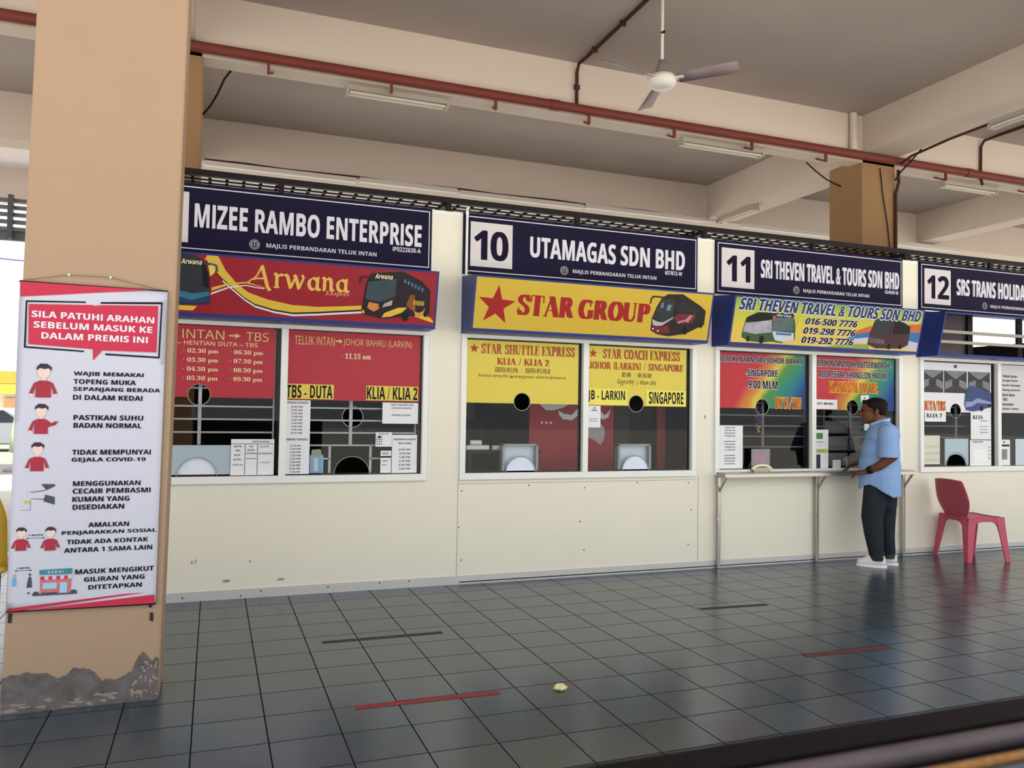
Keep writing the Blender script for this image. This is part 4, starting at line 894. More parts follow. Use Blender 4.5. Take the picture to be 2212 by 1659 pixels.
for n, (a, b) in BOOTH.items():
    a2 = max(a, -.76)+.08; d = thing('counter_desk', {9: 'dark desk inside the booth with red films', 10: 'dark desk inside the booth with yellow films', 11: 'dark desk inside the booth with rainbow films', 12: 'dark desk inside the booth with white film'}[n], 'desk', ((a2+b)/2, .3, 0), 'desks inside the ticket booths')
    MB().box((a2, .13, .74), (b-.1, .55, .78)).build('desk_top', mat('desk_brown', '#3d332d', .5, noise=.15), d)
    for x in (a2+.05, b-.2): MB().box((x, .15, 0), (x+.05, .53, .74)).build('leg', mat('desk_leg', '#2c2725', .5), d)
def silhouette_chair(label, x, y):  # chair added in place of a dark figure's silhouette in the glass
    t = thing('silhouette_chair', label, 'chair', (x, y, 0), 'office chairs inside the booths')
    MB().lathe([(.28, 0), (.28, .03), (.05, .06), (.03, .08), (.03, .42)], (x, y, 0), 14).build('base', BLACK, t)
    MB().box((x-.22, y-.2, .42), (x+.22, y+.22, .5)).build('seat', BLACK, t, .03)
    m = MB(); m.box((x-.2, y+.2, .62), (x+.2, y+.26, 1.3)); m.build('backrest', BLACK, t, .04)
    MB().bar((x, y+.2, .45), (x, y+.26, .7), .05, .02).build('back_stem', BLACK, t)
silhouette_chair('black office chair behind the red board with stars', 2.4, 1.3); silhouette_chair('black office chair deep in the yellow booth under the coach poster', 3.3, 1.75)
SH = mat('grey_boxfile', '#8e8a88', .6, noise=.1)
rk = thing('file_rack', 'steel rack of grey boxes behind the standing man', 'rack', (6.3, .7, 0))
for x in (6.05, 6.95): MB().box((x, .6, 0), (x+.03, .9, 1.5)).build('post', GB, rk)
for z in (.55, .85, 1.02, 1.2, 1.37): MB().box((6.08, .6, z), (6.95, .9, z+.015)).build('shelf', GB, rk)
for i, (x, z, w, h) in enumerate(((6.1, 1.035, .3, .13), (6.45, 1.035, .3, .13), (6.1, 1.215, .3, .12), (6.45, 1.215, .34, .12), (6.12, .865, .28, .13))):
    tag(MB().box((x, .62, z), (x+w, .85, z+h)).build('file_box', SH), ['grey file box on the middle shelf of the steel rack', 'second grey file box on the middle shelf of the steel rack', 'grey file box on the upper shelf of the steel rack', 'wider grey file box on the upper shelf of the steel rack', 'lowest grey file box in the steel rack'][i], 'box', 'file boxes in the rack')
th = thing('ticket_holder', 'grey notice holder with cream top on the steel shelf', 'holder', (4.75, -.05, .862))
MB().box((4.648, -.045, .862), (4.852, -.035, 1.072)).build('plate', mat('holder_grey', '#8f8b90', .4, noise=.1), th)
poly(PL((0, -.046, 0)), rect(4.69, 4.81, .95, 1.02), 0, 'pink_print', mat('pink_notice', '#a98a93', .6, noise=.2, scale=30), th)
mb = MB(); mb.tube([(4.645, -.06, .885), (4.67, -.06, .908), (4.71, -.06, .92), (4.75, -.06, .923), (4.79, -.06, .92), (4.83, -.06, .908), (4.855, -.06, .885)], .014, 10); mb.build('cream_arch', mat('cream_plastic', '#e6e2c8', .4), th)
MB().box((4.66, -.07, .862), (4.84, -.05, .9)).build('base', mat('cream_plastic_dull', '#b5b49c', .5), th)
fl = thing('flower_garland', 'purple garland hanging inside the round hole of the rainbow film', 'garland', (4.92, .2, 1.2))
rg = random.Random(7); mb = MB()
for i in range(26):
    z = 1.52-i*.009; mb.ball((4.9+rg.uniform(-.03, .03), .2+rg.uniform(-.02, .02), z), rg.uniform(.012, .02), 7, 5)
MB().tube([(4.9, .2, 1.52), (4.88, .11, 1.9)], .003, 6).build('string', CABLE, fl)
mb.build('petals', mat('purple_petals', '#6d3f8f', .7, noise=.3, scale=30), fl)
mb = MB()
for i in range(8): mb.ball((4.93+rg.uniform(-.03, .03), .2, 1.25+rg.uniform(-.03, .03)), .016, 7, 5)
mb.build('gold_pendant', mat('gold_tinsel', '#c2a24f', .3, .6), fl)

# ------------------------------------------------------------------ steel shelf counter
sh = thing('steel_shelf', 'folding stainless steel counter shelf on three braced legs', 'counter', (5.4, 0, 0))
mb = MB(); mb.box((4.275, -.165, .855), (6.505, -.006, .862)); mb.box((4.275, -.165, .82), (6.505, -.157, .855))
mb.box((4.275, -.157, .82), (4.28, -.006, .855)); mb.box((6.5, -.157, .82), (6.505, -.006, .855)); mb.build('shelf_top', STEEL, sh, .003)
for x in (4.292, 5.4, 6.5-.02):
    g = MB(); g.box((x-.016, -.055, 0), (x+.016, -.024, .82)); lg = g.build('leg', STEEL, sh, .004)
    h = MB(); h.box((x-.03, -.058, .43 if x < 6 else .21), (x+.0, -.04, .45 if x < 6 else .23)); h.build('catch', STEEL, lg)
    MB().bar((x, -.05, .69), (x, -.155, .825), .02, .008, (1, 0, 0)).build('brace', STEEL, sh)

# ------------------------------------------------------------------ round-form helper: overlapping rounded forms fused into one surface
def fuse(parts, name, m, parent, voxel=.008, smooth=6, keep=None, snap=None):
    """parts: ('c', p0, r0, p1, r1) tapered limb or ('e', centre, radii[, tilt]) ellipsoid, in world coordinates"""
    mb = MB()
    for p in parts:
        if p[0] == 'c':
            a, b = Vector(p[1]), Vector(p[3]); n = 5
            mb.tube([a+(b-a)*i/n for i in range(n+1)], [p[2]+(p[4]-p[2])*i/n for i in range(n+1)], 14)
            mb.ball(a, p[2]*.999, 14, 8); mb.ball(b, p[4]*.999, 14, 8)
        else:
            t = MB().ball((0, 0, 0), p[2], 20, 12); R = p[3] if len(p) > 3 else Matrix.Identity(3)
            mb.add([Vector(p[1]) + R @ Vector(v) for v in t.v], t.f, True)
    me = bpy.data.meshes.new('tmp'); me.from_pydata(mb.v, [], mb.f)
    o = bpy.data.objects.new('tmp', me); COL.objects.link(o)
    r = o.modifiers.new('r', 'REMESH'); r.mode = 'VOXEL'; r.voxel_size = voxel; r.use_smooth_shade = True
    s = o.modifiers.new('s', 'SMOOTH'); s.factor = .5; s.iterations = smooth
    dg = bpy.context.evaluated_depsgraph_get(); dg.update()
    nm = bpy.data.meshes.new_from_object(o.evaluated_get(dg))
    bpy.data.objects.remove(o); bpy.data.meshes.remove(me)
    if keep:
        bm_ = bmesh.new(); bm_.from_mesh(nm)
        bmesh.ops.delete(bm_, geom=[v for v in bm_.verts if not keep(v.co)], context='VERTS')
        if snap:
            for v in bm_.verts:
                if v.is_boundary: v.co = snap(v.co.copy())
        bm_.to_mesh(nm); bm_.free()
    off = parent_loc(parent)
    nm.transform(Matrix.Translation(-off)); nm.name = name
    nm.materials.clear(); nm.materials.append(m)
    for p in nm.polygons: p.use_smooth = True; p.material_index = 0
    return link(name, nm, parent)

# ------------------------------------------------------------------ the standing man (u: towards his back, w: towards his left side)
PO = Vector((5.87, -.37, 0)); PU = Vector((math.cos(-PI/4), math.sin(-PI/4), 0)); PW = Vector((-math.cos(PI/4), -math.sin(PI/4), 0))
def pp(u, w, z): return PO + PU*u + PW*w + Vector((0, 0, z))
RM = Matrix((PU, PW, Vector((0, 0, 1)))).transposed()
man = thing('person', 'man in a pale blue shirt and dark jeans standing at the counter', 'person', PO)
SKIN = mat('brown_skin', '#6b4530', .55, noise=.08, scale=12); HAIR = mat('black_hair', '#17120f', .7, noise=.25, scale=40)
SHIRT = mat('pale_blue_cotton', '#86a6d4', .85, noise=.07, scale=7, bump=.15); JEAN = mat('dark_denim', '#262c33', .85, noise=.25, scale=9, bump=.2)
def Cc(a, ra, b, rb): return ('c', pp(*a), ra, pp(*b), rb)
def Ee(c, r, tilt=0):
    return ('e', pp(*c), r, RM @ Matrix.Rotation(tilt, 3, 'Y'))
def hand(wr, dr, side, curl):
    """palm, four bent fingers of unequal length and a thumb; wr wrist, dr forward direction (u,w,z), side the knuckle axis"""
    w_, d, s_ = Vector(wr), Vector(dr).normalized(), Vector(side).normalized(); n = d.cross(s_).normalized()
    out = []
    def V(f, l, h): return tuple(w_ + d*f + s_*l + n*h)
    for l in (-.022, -.007, .008, .022): out.append(Cc(V(0, l*.6, 0), .016, V(.075, l, 0), .0125))
    for l, ln in ((-.026, .058), (-.009, .07), (.008, .074), (.025, .064)):
        a = V(.072, l, 0); b = V(.072+ln*.5, l*1.12, curl*.35*ln); c = V(.072+ln*.8, l*1.15, curl*.95*ln)
        out += [Cc(a, .0098, b, .0088), Cc(b, .0088, c, .0075)]
    out += [Cc(V(.015, .02, 0), .013, V(.05, .05, curl*.012), .0105), Cc(V(.05, .05, curl*.012), .0105, V(.085, .052, curl*.03), .0085)]
    return out
LW, RW = (-.135, .175, .878), (-.2, -.03, .945)
body = [Ee((-.072, 0, 1.478), (.102, .077, .084)), Ee((-.112, 0, 1.405), (.066, .06, .078), .15), Ee((-.142, 0, 1.352), (.03, .034, .026)),
        Cc((-.172, 0, 1.448), .011, (-.196, 0, 1.406), .015), Ee((-.184, .012, 1.402), (.012, .01, .009)), Ee((-.184, -.012, 1.402), (.012, .01, .009)),
        Ee((-.174, 0, 1.375), (.012, .024, .007)), Ee((-.172, 0, 1.362), (.011, .022, .007)), Ee((-.158, .033, 1.46), (.018, .024, .01)), Ee((-.158, -.033, 1.46), (.018, .024, .01)),
        Ee((-.045, .076, 1.43), (.02, .01, .032), .2), Ee((-.045, -.076, 1.43), (.02, .01, .032), .2),
        Cc((.0, 0, 1.25), .068, (-.04, 0, 1.4), .058), Cc((.02, 0, .78), .13, (.02, 0, 1.05), .125), Cc((.02, 0, 1.05), .125, (.025, 0, 1.22), .11), Cc((.03, .13, 1.25), .06, (.03, -.13, 1.25), .06),
        Cc((.04, .17, 1.24), .055, (.085, .235, 1.03), .046), Cc((.085, .235, 1.03), .046, (-.02, .215, .94), .041), Cc((-.02, .215, .94), .041, LW, .027),
        Cc((.04, -.17, 1.24), .055, (.0, -.21, 1.02), .046), Cc((.0, -.21, 1.02), .046, RW, .028),
        Cc((-.03, .085, .75), .09, (-.07, .09, .42), .058), Cc((-.07, .09, .42), .055, (-.04, .09, .07), .04), Cc((.03, -.085, .75), .09, (.06, -.085, .42), .058), Cc((.06, -.085, .42), .055, (.07, -.085, .08), .04)]
body += hand(LW, (-.97, -.12, -.18), (.05, -1, .3), -.55) + hand(RW, (-.85, .3, -.2), (-.1, .9, .4), .55)
fuse(body, 'body', SKIN, man, .0055, 3)
fuse([Ee((-.058, 0, 1.492), (.108, .084, .077), -.12), Ee((.0, 0, 1.455), (.05, .076, .075)), Ee((-.04, 0, 1.5), (.095, .08, .066)), Ee((-.055, .06, 1.46), (.022, .026, .05)), Ee((-.055, -.06, 1.46), (.022, .026, .05)), Ee((-.14, 0, 1.522), (.034, .06, .022), .5)], 'hair', HAIR, man, .007, 3,
     lambda c: (c-pp(0, 0, 0)).z > 1.398 and not ((c-PO).dot(PU) < -.13 and c.z < 1.49) and not ((c-PO).dot(PU) < -.075 and c.z < 1.452))
fuse([Ee((-.171, .031, 1.443), (.011, .017, .008)), Ee((-.171, -.031, 1.443), (.011, .017, .008))], 'eye', mat('eye_dark', '#120d0b', .3), man, .004, 1)
fuse([Cc((-.145, .04, 1.462), .005, (-.176, .018, 1.466), .006), Cc((-.145, -.04, 1.462), .005, (-.176, -.018, 1.466), .006)], 'eyebrow', HAIR, man, .004, 1)
# shirt: torso forms, open sleeves, collar; hem dips at the back
def hemz(u):
    H = ((-.3, .70), (-.2, .705), (-.15, .745), (-.11, .762), (-.06, .745), (0, .705), (.09, .652), (.15, .66), (.3, .68))
    for (a, p), (b, q) in zip(H, H[1:]):
        if u <= b: return p+(q-p)*(u-a)/(b-a)
    return .68
sh_parts = [Ee((-.005, 0, 1.2), (.135, .185, .13)), Ee((-.015, 0, 1.05), (.165, .186, .2)), Ee((-.022, 0, .92), (.18, .19, .2)), Cc((-.025, .06, .86), .14, (-.028, .06, .62), .142), Cc((-.025, -.06, .86), .14, (-.028, -.06, .62), .142),
            Cc((-.06, .05, .86), .13, (-.072, .05, .62), .132), Cc((-.06, -.05, .86), .13, (-.072, -.05, .62), .132), Cc((.005, 0, .8), .15, (.0, 0, .6), .152),
            Cc((.03, .1, 1.27), .07, (.03, -.1, 1.27), .07), Cc((.01, 0, 1.25), .1, (-.005, 0, 1.31), .076), Cc((.05, .06, 1.22), .1, (.05, -.06, 1.22), .1),
            Cc((.04, .15, 1.24), .075, (.04, -.15, 1.24), .075), Cc((.02, .08, .86), .135, (.02, .08, .6), .137), Cc((.02, -.08, .86), .135, (.02, -.08, .6), .137)]
sleeves = [[Cc((.045, .165, 1.235), .08, (.055, .222, 1.08), .087), Cc((.055, .222, 1.08), .087, (.05, .238, .98), .092)], [Cc((.04, -.165, 1.235), .08, (.0, -.21, 1.08), .08), Cc((.0, -.21, 1.08), .08, (-.02, -.22, .98), .082)]]
def keep_shirt(c):
    u = (c-PO).dot(PU); w = (c-PO).dot(PW); z = c.z
    if z > 1.352 + (u+.05)*.3: return False
    return z > hemz(u)
def snap_shirt(c):
    u = (c-PO).dot(PU); w = (c-PO).dot(PW)
    if c.z < .9: c.z = hemz(u)
    return c
so = fuse(sh_parts, 'shirt', SHIRT, man, .009, 6, keep_shirt, snap_shirt)
sol = so.modifiers.new('cloth', 'SOLIDIFY'); sol.thickness = .006; sol.offset = 1
def cuff(c):
    c.z = 1.02; return c
for sp_ in sleeves:
    o = fuse(sp_, 'sleeve', SHIRT, so, .008, 5, lambda c: c.z > 1.02, cuff)
    sol = o.modifiers.new('cloth', 'SOLIDIFY'); sol.thickness = .006; sol.offset = 1
co = fuse([Cc((-.085, .045, 1.315), .016, (.02, .068, 1.35), .018), Cc((.02, .068, 1.35), .018, (.06, 0, 1.362), .018), Cc((-.085, -.045, 1.315), .016, (.02, -.068, 1.35), .018), Cc((.02, -.068, 1.35), .018, (.06, 0, 1.362), .018), Cc((-.085, .045, 1.315), .016, (-.098, .02, 1.29), .012), Cc((-.085, -.045, 1.315), .016, (-.098, -.02, 1.29), .012)], 'collar', mat('collar_cotton', '#9fb8dc', .85), man, .007, 3)
fuse([Cc((.03, .08, .76), .1, (-.065, .09, .64), .102) , Ee((-.02, 0, .72), (.14, .16, .11)), Cc((-.052, .085, .7), .108, (-.085, .095, .46), .096), Cc((-.085, .095, .46), .094, (-.07, .095, .3), .085), Cc((-.07, .095, .3), .085, (-.05, .095, .12), .064), Cc((-.05, .095, .12), .064, (-.045, .095, .05), .062),
      Cc((.025, -.08, .7), .108, (.035, -.085, .46), .088), Cc((.035, -.085, .46), .086, (.045, -.085, .27), .066), Cc((.045, -.085, .27), .066, (.068, -.085, .1), .05), Cc((.045, -.02, .72), .095, (.04, -.05, .56), .09)], 'trousers', JEAN, man, .01, 4, lambda c: c.z > .066 and c.z < .80)
SHOE = mat('white_leather', '#dedadd', .5, noise=.05); SOLE = mat('white_rubber', '#eceaea', .6)
def shoe(u, w, cuff):
    s_ = fuse([Cc((u+.02, w, .05), .042, (u-.08, w, .048), .042), Cc((u-.08, w, .048), .042, (u-.155, w, .036), .032), Ee((u+.01, w, .08), (.05, .04, .04)), Ee((u-.06, w, .075), (.065, .036, .035))], 'shoe', SHOE, man, .007, 3, lambda c: c.z > .012)
    mb = MB(); n = 20; ring = []
    for i in range(n):
        t = 2*PI*i/n; ring.append((u-.06+.13*math.cos(t), w+.042*math.sin(t)))
    mb.add([pp(a, b, 0) for a, b in ring] + [pp(a, b, .022) for a, b in ring], [tuple(range(n))[::-1], tuple(range(n, 2*n))] + [(i, (i+1) % n, n+(i+1) % n, n+i) for i in range(n)])
    mb.build('sole', SOLE, s_)
    mb = MB()
    for q in (-.03, -.055, -.08): mb.bar(pp(u+q, w-.025, .092+q*.2), pp(u+q, w+.028, .09+q*.2), .008, .006)
    mb.build('lace', mat('grey_lace', '#a9a4a8', .7), s_)
    mb = MB(); mb.tube([pp(u-.01, w, .062), pp(u-.01, w, .1)], [.058, .06], 16); mb.build('ankle_cuff', mat(*cuff), s_)
shoe(-.03, .1, ('denim_cuff', '#2d2f33', .8)); shoe(.07, -.085, ('olive_cuff', '#3f4436', .8))
wt = MB(); a, b = Vector((-.085, .193, .905)), Vector((-.118, .18, .888)); wt.tube([pp(*a), pp(*b)], [.038, .034], 16)
wa = wt.build('wristwatch', mat('black_strap', '#151214', .5), man); MB().ball(pp(-.1, .225, .9), (.02, .02, .02), 10, 6).build('watch_case', mat('watch_case', '#2a2527', .3, .5), wa)
ph = fuse([Cc((-.3, .03, .885), .012, (-.33, .1, .875), .012)], 'phone', mat('phone_body', '#4f4a4c', .4), None, .006, 1)
tag(ph, 'dark wallet in the hands of the man at the counter', 'wallet'); ph.name = 'wallet'

# ------------------------------------------------------------------ red plastic chair
CH = mat('red_plastic', '#bd566a', .4, noise=.04); CHD = mat('red_plastic_back_shaded', '#a74a59', .4, noise=.04)  # one moulded plastic; the back's copy has shade put into the red
CO = Vector((7.075, -.3, 0)); ca = math.radians(-9); CX = Vector((math.cos(ca), math.sin(ca), 0)); CY = Vector((-math.sin(ca), math.cos(ca), 0))
def cp(f, s_, z): return CO + CX*f + CY*s_ + Vector((0, 0, z))
ch = thing('plastic_chair', 'red armless plastic chair standing by the wall on the tiles', 'chair', CO)
nx, ny = 12, 10
vs, fs = [], []
for i in range(nx+1):
    f = -.2+.42*i/nx
    for j in range(ny+1):
        q = -1+2*j/ny; wd = .205-.02*(1-i/nx); s_ = q*wd
        z = .425+.006*math.cos(q*PI*.5)*-2 - (.025*((i/nx-.9)/.1)**2 if i/nx > .9 else 0) - (.018*((abs(q)-.85)/.15)**2 if abs(q) > .85 else 0)
        vs.append(cp(f, s_, z))
for i in range(nx):
    for j in range(ny): a = i*(ny+1)+j; fs.append((a, a+ny+1, a+ny+2, a+1))
so = MB().add(vs, fs, True).build('seat', CH, ch); m_ = so.modifiers.new('shell', 'SOLIDIFY'); m_.thickness = .012; m_.offset = -1
# skirts under the seat, arched between the legs
def skirt(p0, p1, name):
    L_ = (p1-p0).length; d = (p1-p0)/L_; n_ = d.cross(Vector((0, 0, 1))).normalized()*.01
    low = [(0, .25)] + [(.055+.09-.09*math.cos(math.radians(t)), .29+.09*math.sin(math.radians(t))) for t in range(0, 91, 15)]
    low = low + [(L_-a, z) for a, z in low[::-1]]
    pts = [p0+d*a+Vector((0, 0, z)) for a, z in low]; top = [p0+d*a+Vector((0, 0, .42)) for a, z in low]; n = len(pts); vs = []
    for q in (1, -1): vs += [p+n_*q for p in pts] + [p+n_*q for p in top]
    mb = MB()
    for k in (0, 2*n): mb.add(vs[k:k+2*n], [(i, i+1, n+i+1, n+i) for i in range(n-1)])
    mb.add(vs[:n]+vs[2*n:3*n], [(i, i+1, n+i+1, n+i) for i in range(n-1)])
    mb.build(name, CH, ch)
z0 = Vector((0, 0, 0))
for s_ in (-.196, .196): skirt(cp(-.19, s_*.96, 0), cp(.205, s_, 0), 'skirt')
skirt(cp(.206, -.2, 0), cp(.206, .2, 0), 'skirt'); skirt(cp(-.188, -.19, 0), cp(-.188, .19, 0), 'skirt')
for f0, f1, s0, s1 in ((.2, .225, .195, .24), (.2, .225, -.195, -.24), (-.18, -.225, .185, .225), (-.18, -.225, -.185, -.225)):
    g = MB(); sg = 1 if s0 > 0 else -1; fg = 1 if f0 > 0 else -1; vs = []
    for t in (0, 1):
        f, s_, z, w_ = (f0, s0, .425, .085) if t == 0 else (f1, s1, 0, .042)
        vs += [cp(f+fg*.008, s_+sg*.008, z), cp(f-fg*w_, s_+sg*.008, z), cp(f-fg*w_, s_-sg*.004, z), cp(f-fg*.008, s_-sg*.006, z), cp(f-fg*.006, s_-sg*w_, z), cp(f+fg*.008, s_-sg*w_, z)]
    g.add(vs, [(0,1,2,3,4,5), (11,10,9,8,7,6)] + [(i, (i+1) % 6, 6+(i+1) % 6, 6+i) for i in range(6)])
    g.build('leg', CH, ch)
vs, fs = [], []; nz, nj = 14, 14
for i in range(nz+1):
    t = i/nz; z = .40+.385*t
    half = .125 + .085*math.sin(min(1, t/.5)*PI/2) - .035*max(0, (t-.5)/.5)**1.6
    for j in range(nj+1):
        q = -1+2*j/nj
        f = -.185-.095*t**1.15 + .03*q*q
        if abs(q) < .7 and .06 < t < .72 and j % 2 == 0: f += .008
        vs.append(cp(f, q*half, z - (.012*q*q if i == nz else 0)))
for i in range(nz):
    for j in range(nj): a = i*(nj+1)+j; fs.append((a, a+1, a+nj+2, a+nj+1))
so = MB().add(vs, fs, True).build('backrest', CHD, ch); m_ = so.modifiers.new('shell', 'SOLIDIFY'); m_.thickness = .009; m_.offset = 0
# the sunken handle slot where seat and back meet
MB().bar(cp(-.2, -.12, .405), cp(-.2, .12, .405), .03, .02).build('back_joint', CHD, ch)

# ------------------------------------------------------------------ banner on the column
BP = PL((0, -2.0, 0), step=.0008)
bn = thing('hanging_banner', 'white and red health rules banner hanging on the front column', 'banner', (-.53, -2.0, .46))
BW = mat('banner_vinyl', '#bdbfce', .3, noise=.02, scale=5, bump=.08); BR = mat('banner_red', '#b83149', .35, noise=.05, scale=6, bump=.1); BK = mat('banner_black', '#1d1b24', .6, noise=0, spec=.05)
bx = [(-.833, 1.935), (-.22, 1.93), (-.232, .452), (-.836, .46)]
vs, fs = [], []; n1, n2 = 20, 40
rg = random.Random(5)
for i in range(n2+1):
    for j in range(n1+1):
        s_, t_ = j/n1, i/n2
        a = Vector((bx[0][0]+(bx[1][0]-bx[0][0])*s_, bx[0][1]+(bx[1][1]-bx[0][1])*s_)); b = Vector((bx[3][0]+(bx[2][0]-bx[3][0])*s_, bx[3][1]+(bx[2][1]-bx[3][1])*s_))
        p = a.lerp(b, t_)
        vs.append((p.x, -2.0+.0012*math.sin(s_*9+t_*5)+.0012, p.y))
for i in range(n2):
    for j in range(n1): a = i*(n1+1)+j; fs.append((a, a+n1+1, a+n1+2, a+1))
o = MB().add(vs, fs, True).build('vinyl_sheet', BW, bn); m_ = o.modifiers.new('t', 'SOLIDIFY'); m_.thickness = .001
def ban(pts, k, name, m, mb=None): return poly(BP, pts, k, name, m, bn, mb)
K0 = 2
ban([(-.831, 1.934), (-.293, 1.931), (-.828, 1.866)], K0, 'red_corner', BR)
fr = MB()
for q in ([(-.806, 1.85), (-.565, 1.86), (-.565, 1.853), (-.8, 1.843)], [(-.504, 1.861), (-.24, 1.877), (-.246, 1.867), (-.504, 1.853)], [(-.24, 1.877), (-.247, 1.867), (-.253, 1.614), (-.246, 1.608)], [(-.806, 1.85), (-.8, 1.843), (-.8, 1.643), (-.807, 1.636)], [(-.807, 1.636), (-.8, 1.643), (-.566, 1.632), (-.566, 1.625)], [(-.478, 1.623), (-.253, 1.616), (-.246, 1.608), (-.478, 1.615)]): ban(q, K0, '', None, fr)
fr.build('black_frame', BK, bn)
ban([(-.794, 1.834), (-.259, 1.858), (-.26, 1.636), (-.49, 1.636), (-.527, 1.588), (-.531, 1.64), (-.79, 1.653)], K0, 'red_speech_box', BR)
for s_, a, b, c, d, dr in (('SILA PATUHI ARAHAN', -.78, -.275, 1.776, 1.805, -.003), ('SEBELUM MASUK KE', -.771, -.282, 1.728, 1.757, -.001), ('DALAM PREMIS INI', -.739, -.3, 1.68, 1.709, -.002)):
    text(BP, s_, a, b, c, d, K0+1.5, WHITE, bn, .06, drop=dr)
for s_, a, b, c, d in (('WAJIB MEMAKAI', -.604, -.313, 1.512, 1.535), ('TOPENG MUKA', -.604, -.345, 1.478, 1.5), ('SEPANJANG BERADA', -.604, -.239, 1.441, 1.464), ('DI DALAM KEDAI', -.604, -.315, 1.405, 1.428),
                       ('PASTIKAN SUHU', -.599, -.309, 1.312, 1.335), ('BADAN NORMAL', -.598, -.315, 1.276, 1.299), ('TIDAK MEMPUNYAI', -.6, -.272, 1.153, 1.176), ('GEJALA COVID-19', -.601, -.293, 1.117, 1.14),
                       ('MENGGUNAKAN', -.592, -.312, 1.01, 1.032), ('CECAIR PEMBASMI', -.592, -.268, .975, .998), ('KUMAN YANG', -.592, -.357, .938, .961), ('DISEDIAKAN', -.59, -.378, .902, .925),
                       ('AMALKAN', -.524, -.355, .821, .842), ('PENJARAKKAN SOSIAL', -.63, -.237, .785, .806), ('TIDAK ADA KONTAK', -.609, -.272, .746, .766), ('ANTARA 1 SAMA LAIN', -.619, -.253, .708, .729),
                       ('MASUK MENGIKUT', -.571, -.243, .608, .63), ('GILIRAN YANG', -.534, -.282, .572, .593), ('DITETAPKAN', -.515, -.293, .536, .556)):
    text(BP, s_, a, b, c, d, K0, BK, bn, .05)
SKN = mat('printed_skin', '#d9c3bd', .5, noise=0); HR = mat('printed_hair', '#3a3138', .5, noise=0); SHR = mat('printed_red_shirt', '#9c3040', .45, noise=.03)
def figure(u, v, s_, side=0):
    """printed figure: hair, face, red shirt with two sleeves; v at the shirt hem, s_ its height"""
    mb = MB(); ban(circ(u, v+.78*s_, .17*s_, 18, ry=.21*s_), K0+1, '', None, mb); ban([(u-.05*s_, v+.62*s_), (u+.05*s_, v+.62*s_), (u+.05*s_, v+.48*s_), (u-.05*s_, v+.48*s_)], K0+.8, '', None, mb)
    for q in (-1, 1): ban([(u+q*.25*s_, v+.02*s_), (u+q*.33*s_, v+.02*s_), (u+q*.36*s_, v+.14*s_), (u+q*.27*s_, v+.14*s_)], K0+.6, '', None, mb)
    mb.build('printed_face', SKN, bn)
    ban([(u-.19*s_, v+.8*s_), (u-.19*s_, v+.9*s_), (u-.1*s_, v+1.0*s_), (u+.08*s_, v+1.0*s_), (u+.2*s_, v+.9*s_), (u+.19*s_, v+.78*s_), (u+.12*s_, v+.87*s_), (u+.02*s_, v+.84*s_), (u-.1*s_, v+.87*s_)], K0+2.4, 'printed_hair', HR)
    mb = MB(); ban([(u-.2*s_, v), (u+.2*s_, v), (u+.2*s_, v+.45*s_), (u+.1*s_, v+.5*s_), (u-.1*s_, v+.5*s_), (u-.2*s_, v+.45*s_)], K0+2, '', None, mb)
    for q in (-1, 1):
        if q == side: ban([(u+q*.18*s_, v+.45*s_), (u+q*.2*s_, v+.22*s_), (u+q*.42*s_, v+.3*s_), (u+q*.5*s_, v+.42*s_), (u+q*.4*s_, v+.42*s_), (u+q*.3*s_, v+.36*s_)], K0+2, '', None, mb)
        else: ban([(u+q*.18*s_, v+.46*s_), (u+q*.25*s_, v+.42*s_), (u+q*.37*s_, v+.12*s_), (u+q*.26*s_, v+.1*s_), (u+q*.22*s_, v+.3*s_)], K0+2, '', None, mb)
    mb.build('printed_shirt', SHR, bn)
figure(-.724, 1.413, .153); figure(-.728, 1.248, .136, 1); figure(-.738, 1.08, .13); figure(-.79, .726, .104); figure(-.675, .722, .106)
DK = mat('printed_sleeve', '#474a55', .5, noise=0)
mb = MB(); ban([(-.719, 1.022), (-.664, 1.021), (-.664, 1.012), (-.698, .993)], K0, '', None, mb); ban([(-.702, .974), (-.664, .963), (-.663, .928), (-.708, .944)], K0, '', None, mb); mb.build('printed_sleeves', DK, bn)
mb = MB(); ban([(-.7, .995), (-.706, .99), (-.76, .984), (-.76, .987)], K0, '', None, mb); ban([(-.706, .956), (-.706, .952), (-.758, .955), (-.758, .957)], K0, '', None, mb)
for q in (rect(-.774, -.7735, .965, .99), rect(-.774, -.757, .99, .9905), rect(-.795, -.758, .905, .9065), rect(-.7595, -.758, .905, .952)): ban(q, K0, '', None, mb)
mb.build('printed_hands', PRINT, bn)
ban(rect(-.785, -.762, .937, .949), K0, 'printed_soap', mat('printed_lime', '#a8bd3a', .5, noise=0))
def arrow(u0, u1, v):
    mb = MB(); ban(rect(u0+.004, u1-.004, v-.0009, v+.0009), K0, '', None, mb); ban([(u0, v), (u0+.008, v-.004), (u0+.008, v+.004)], K0, '', None, mb); ban([(u1, v), (u1-.008, v+.004), (u1-.008, v-.004)], K0, '', None, mb); mb.build('printed_arrow', BK, bn)
arrow(-.771, -.696, .78); text(BP, '1 METER', -.762, -.704, .789, .797, K0, BK, bn, .03); arrow(-.811, -.743, .637); text(BP, '1 METER', -.804, -.752, .644, .652, K0, BK, bn, .03)
mb = MB(); ban(circ(-.811, .618, .006, 10), K0+1, '', None, mb); mb.build('printed_face', mat('printed_pink', '#c98f9d', .5, noise=0), bn)
ban([(-.82, .568), (-.803, .568), (-.803, .604), (-.808, .61), (-.815, .61), (-.82, .6)], K0, 'printed_dress', mat('printed_blue_coat', '#6ea3c8', .5, noise=0))
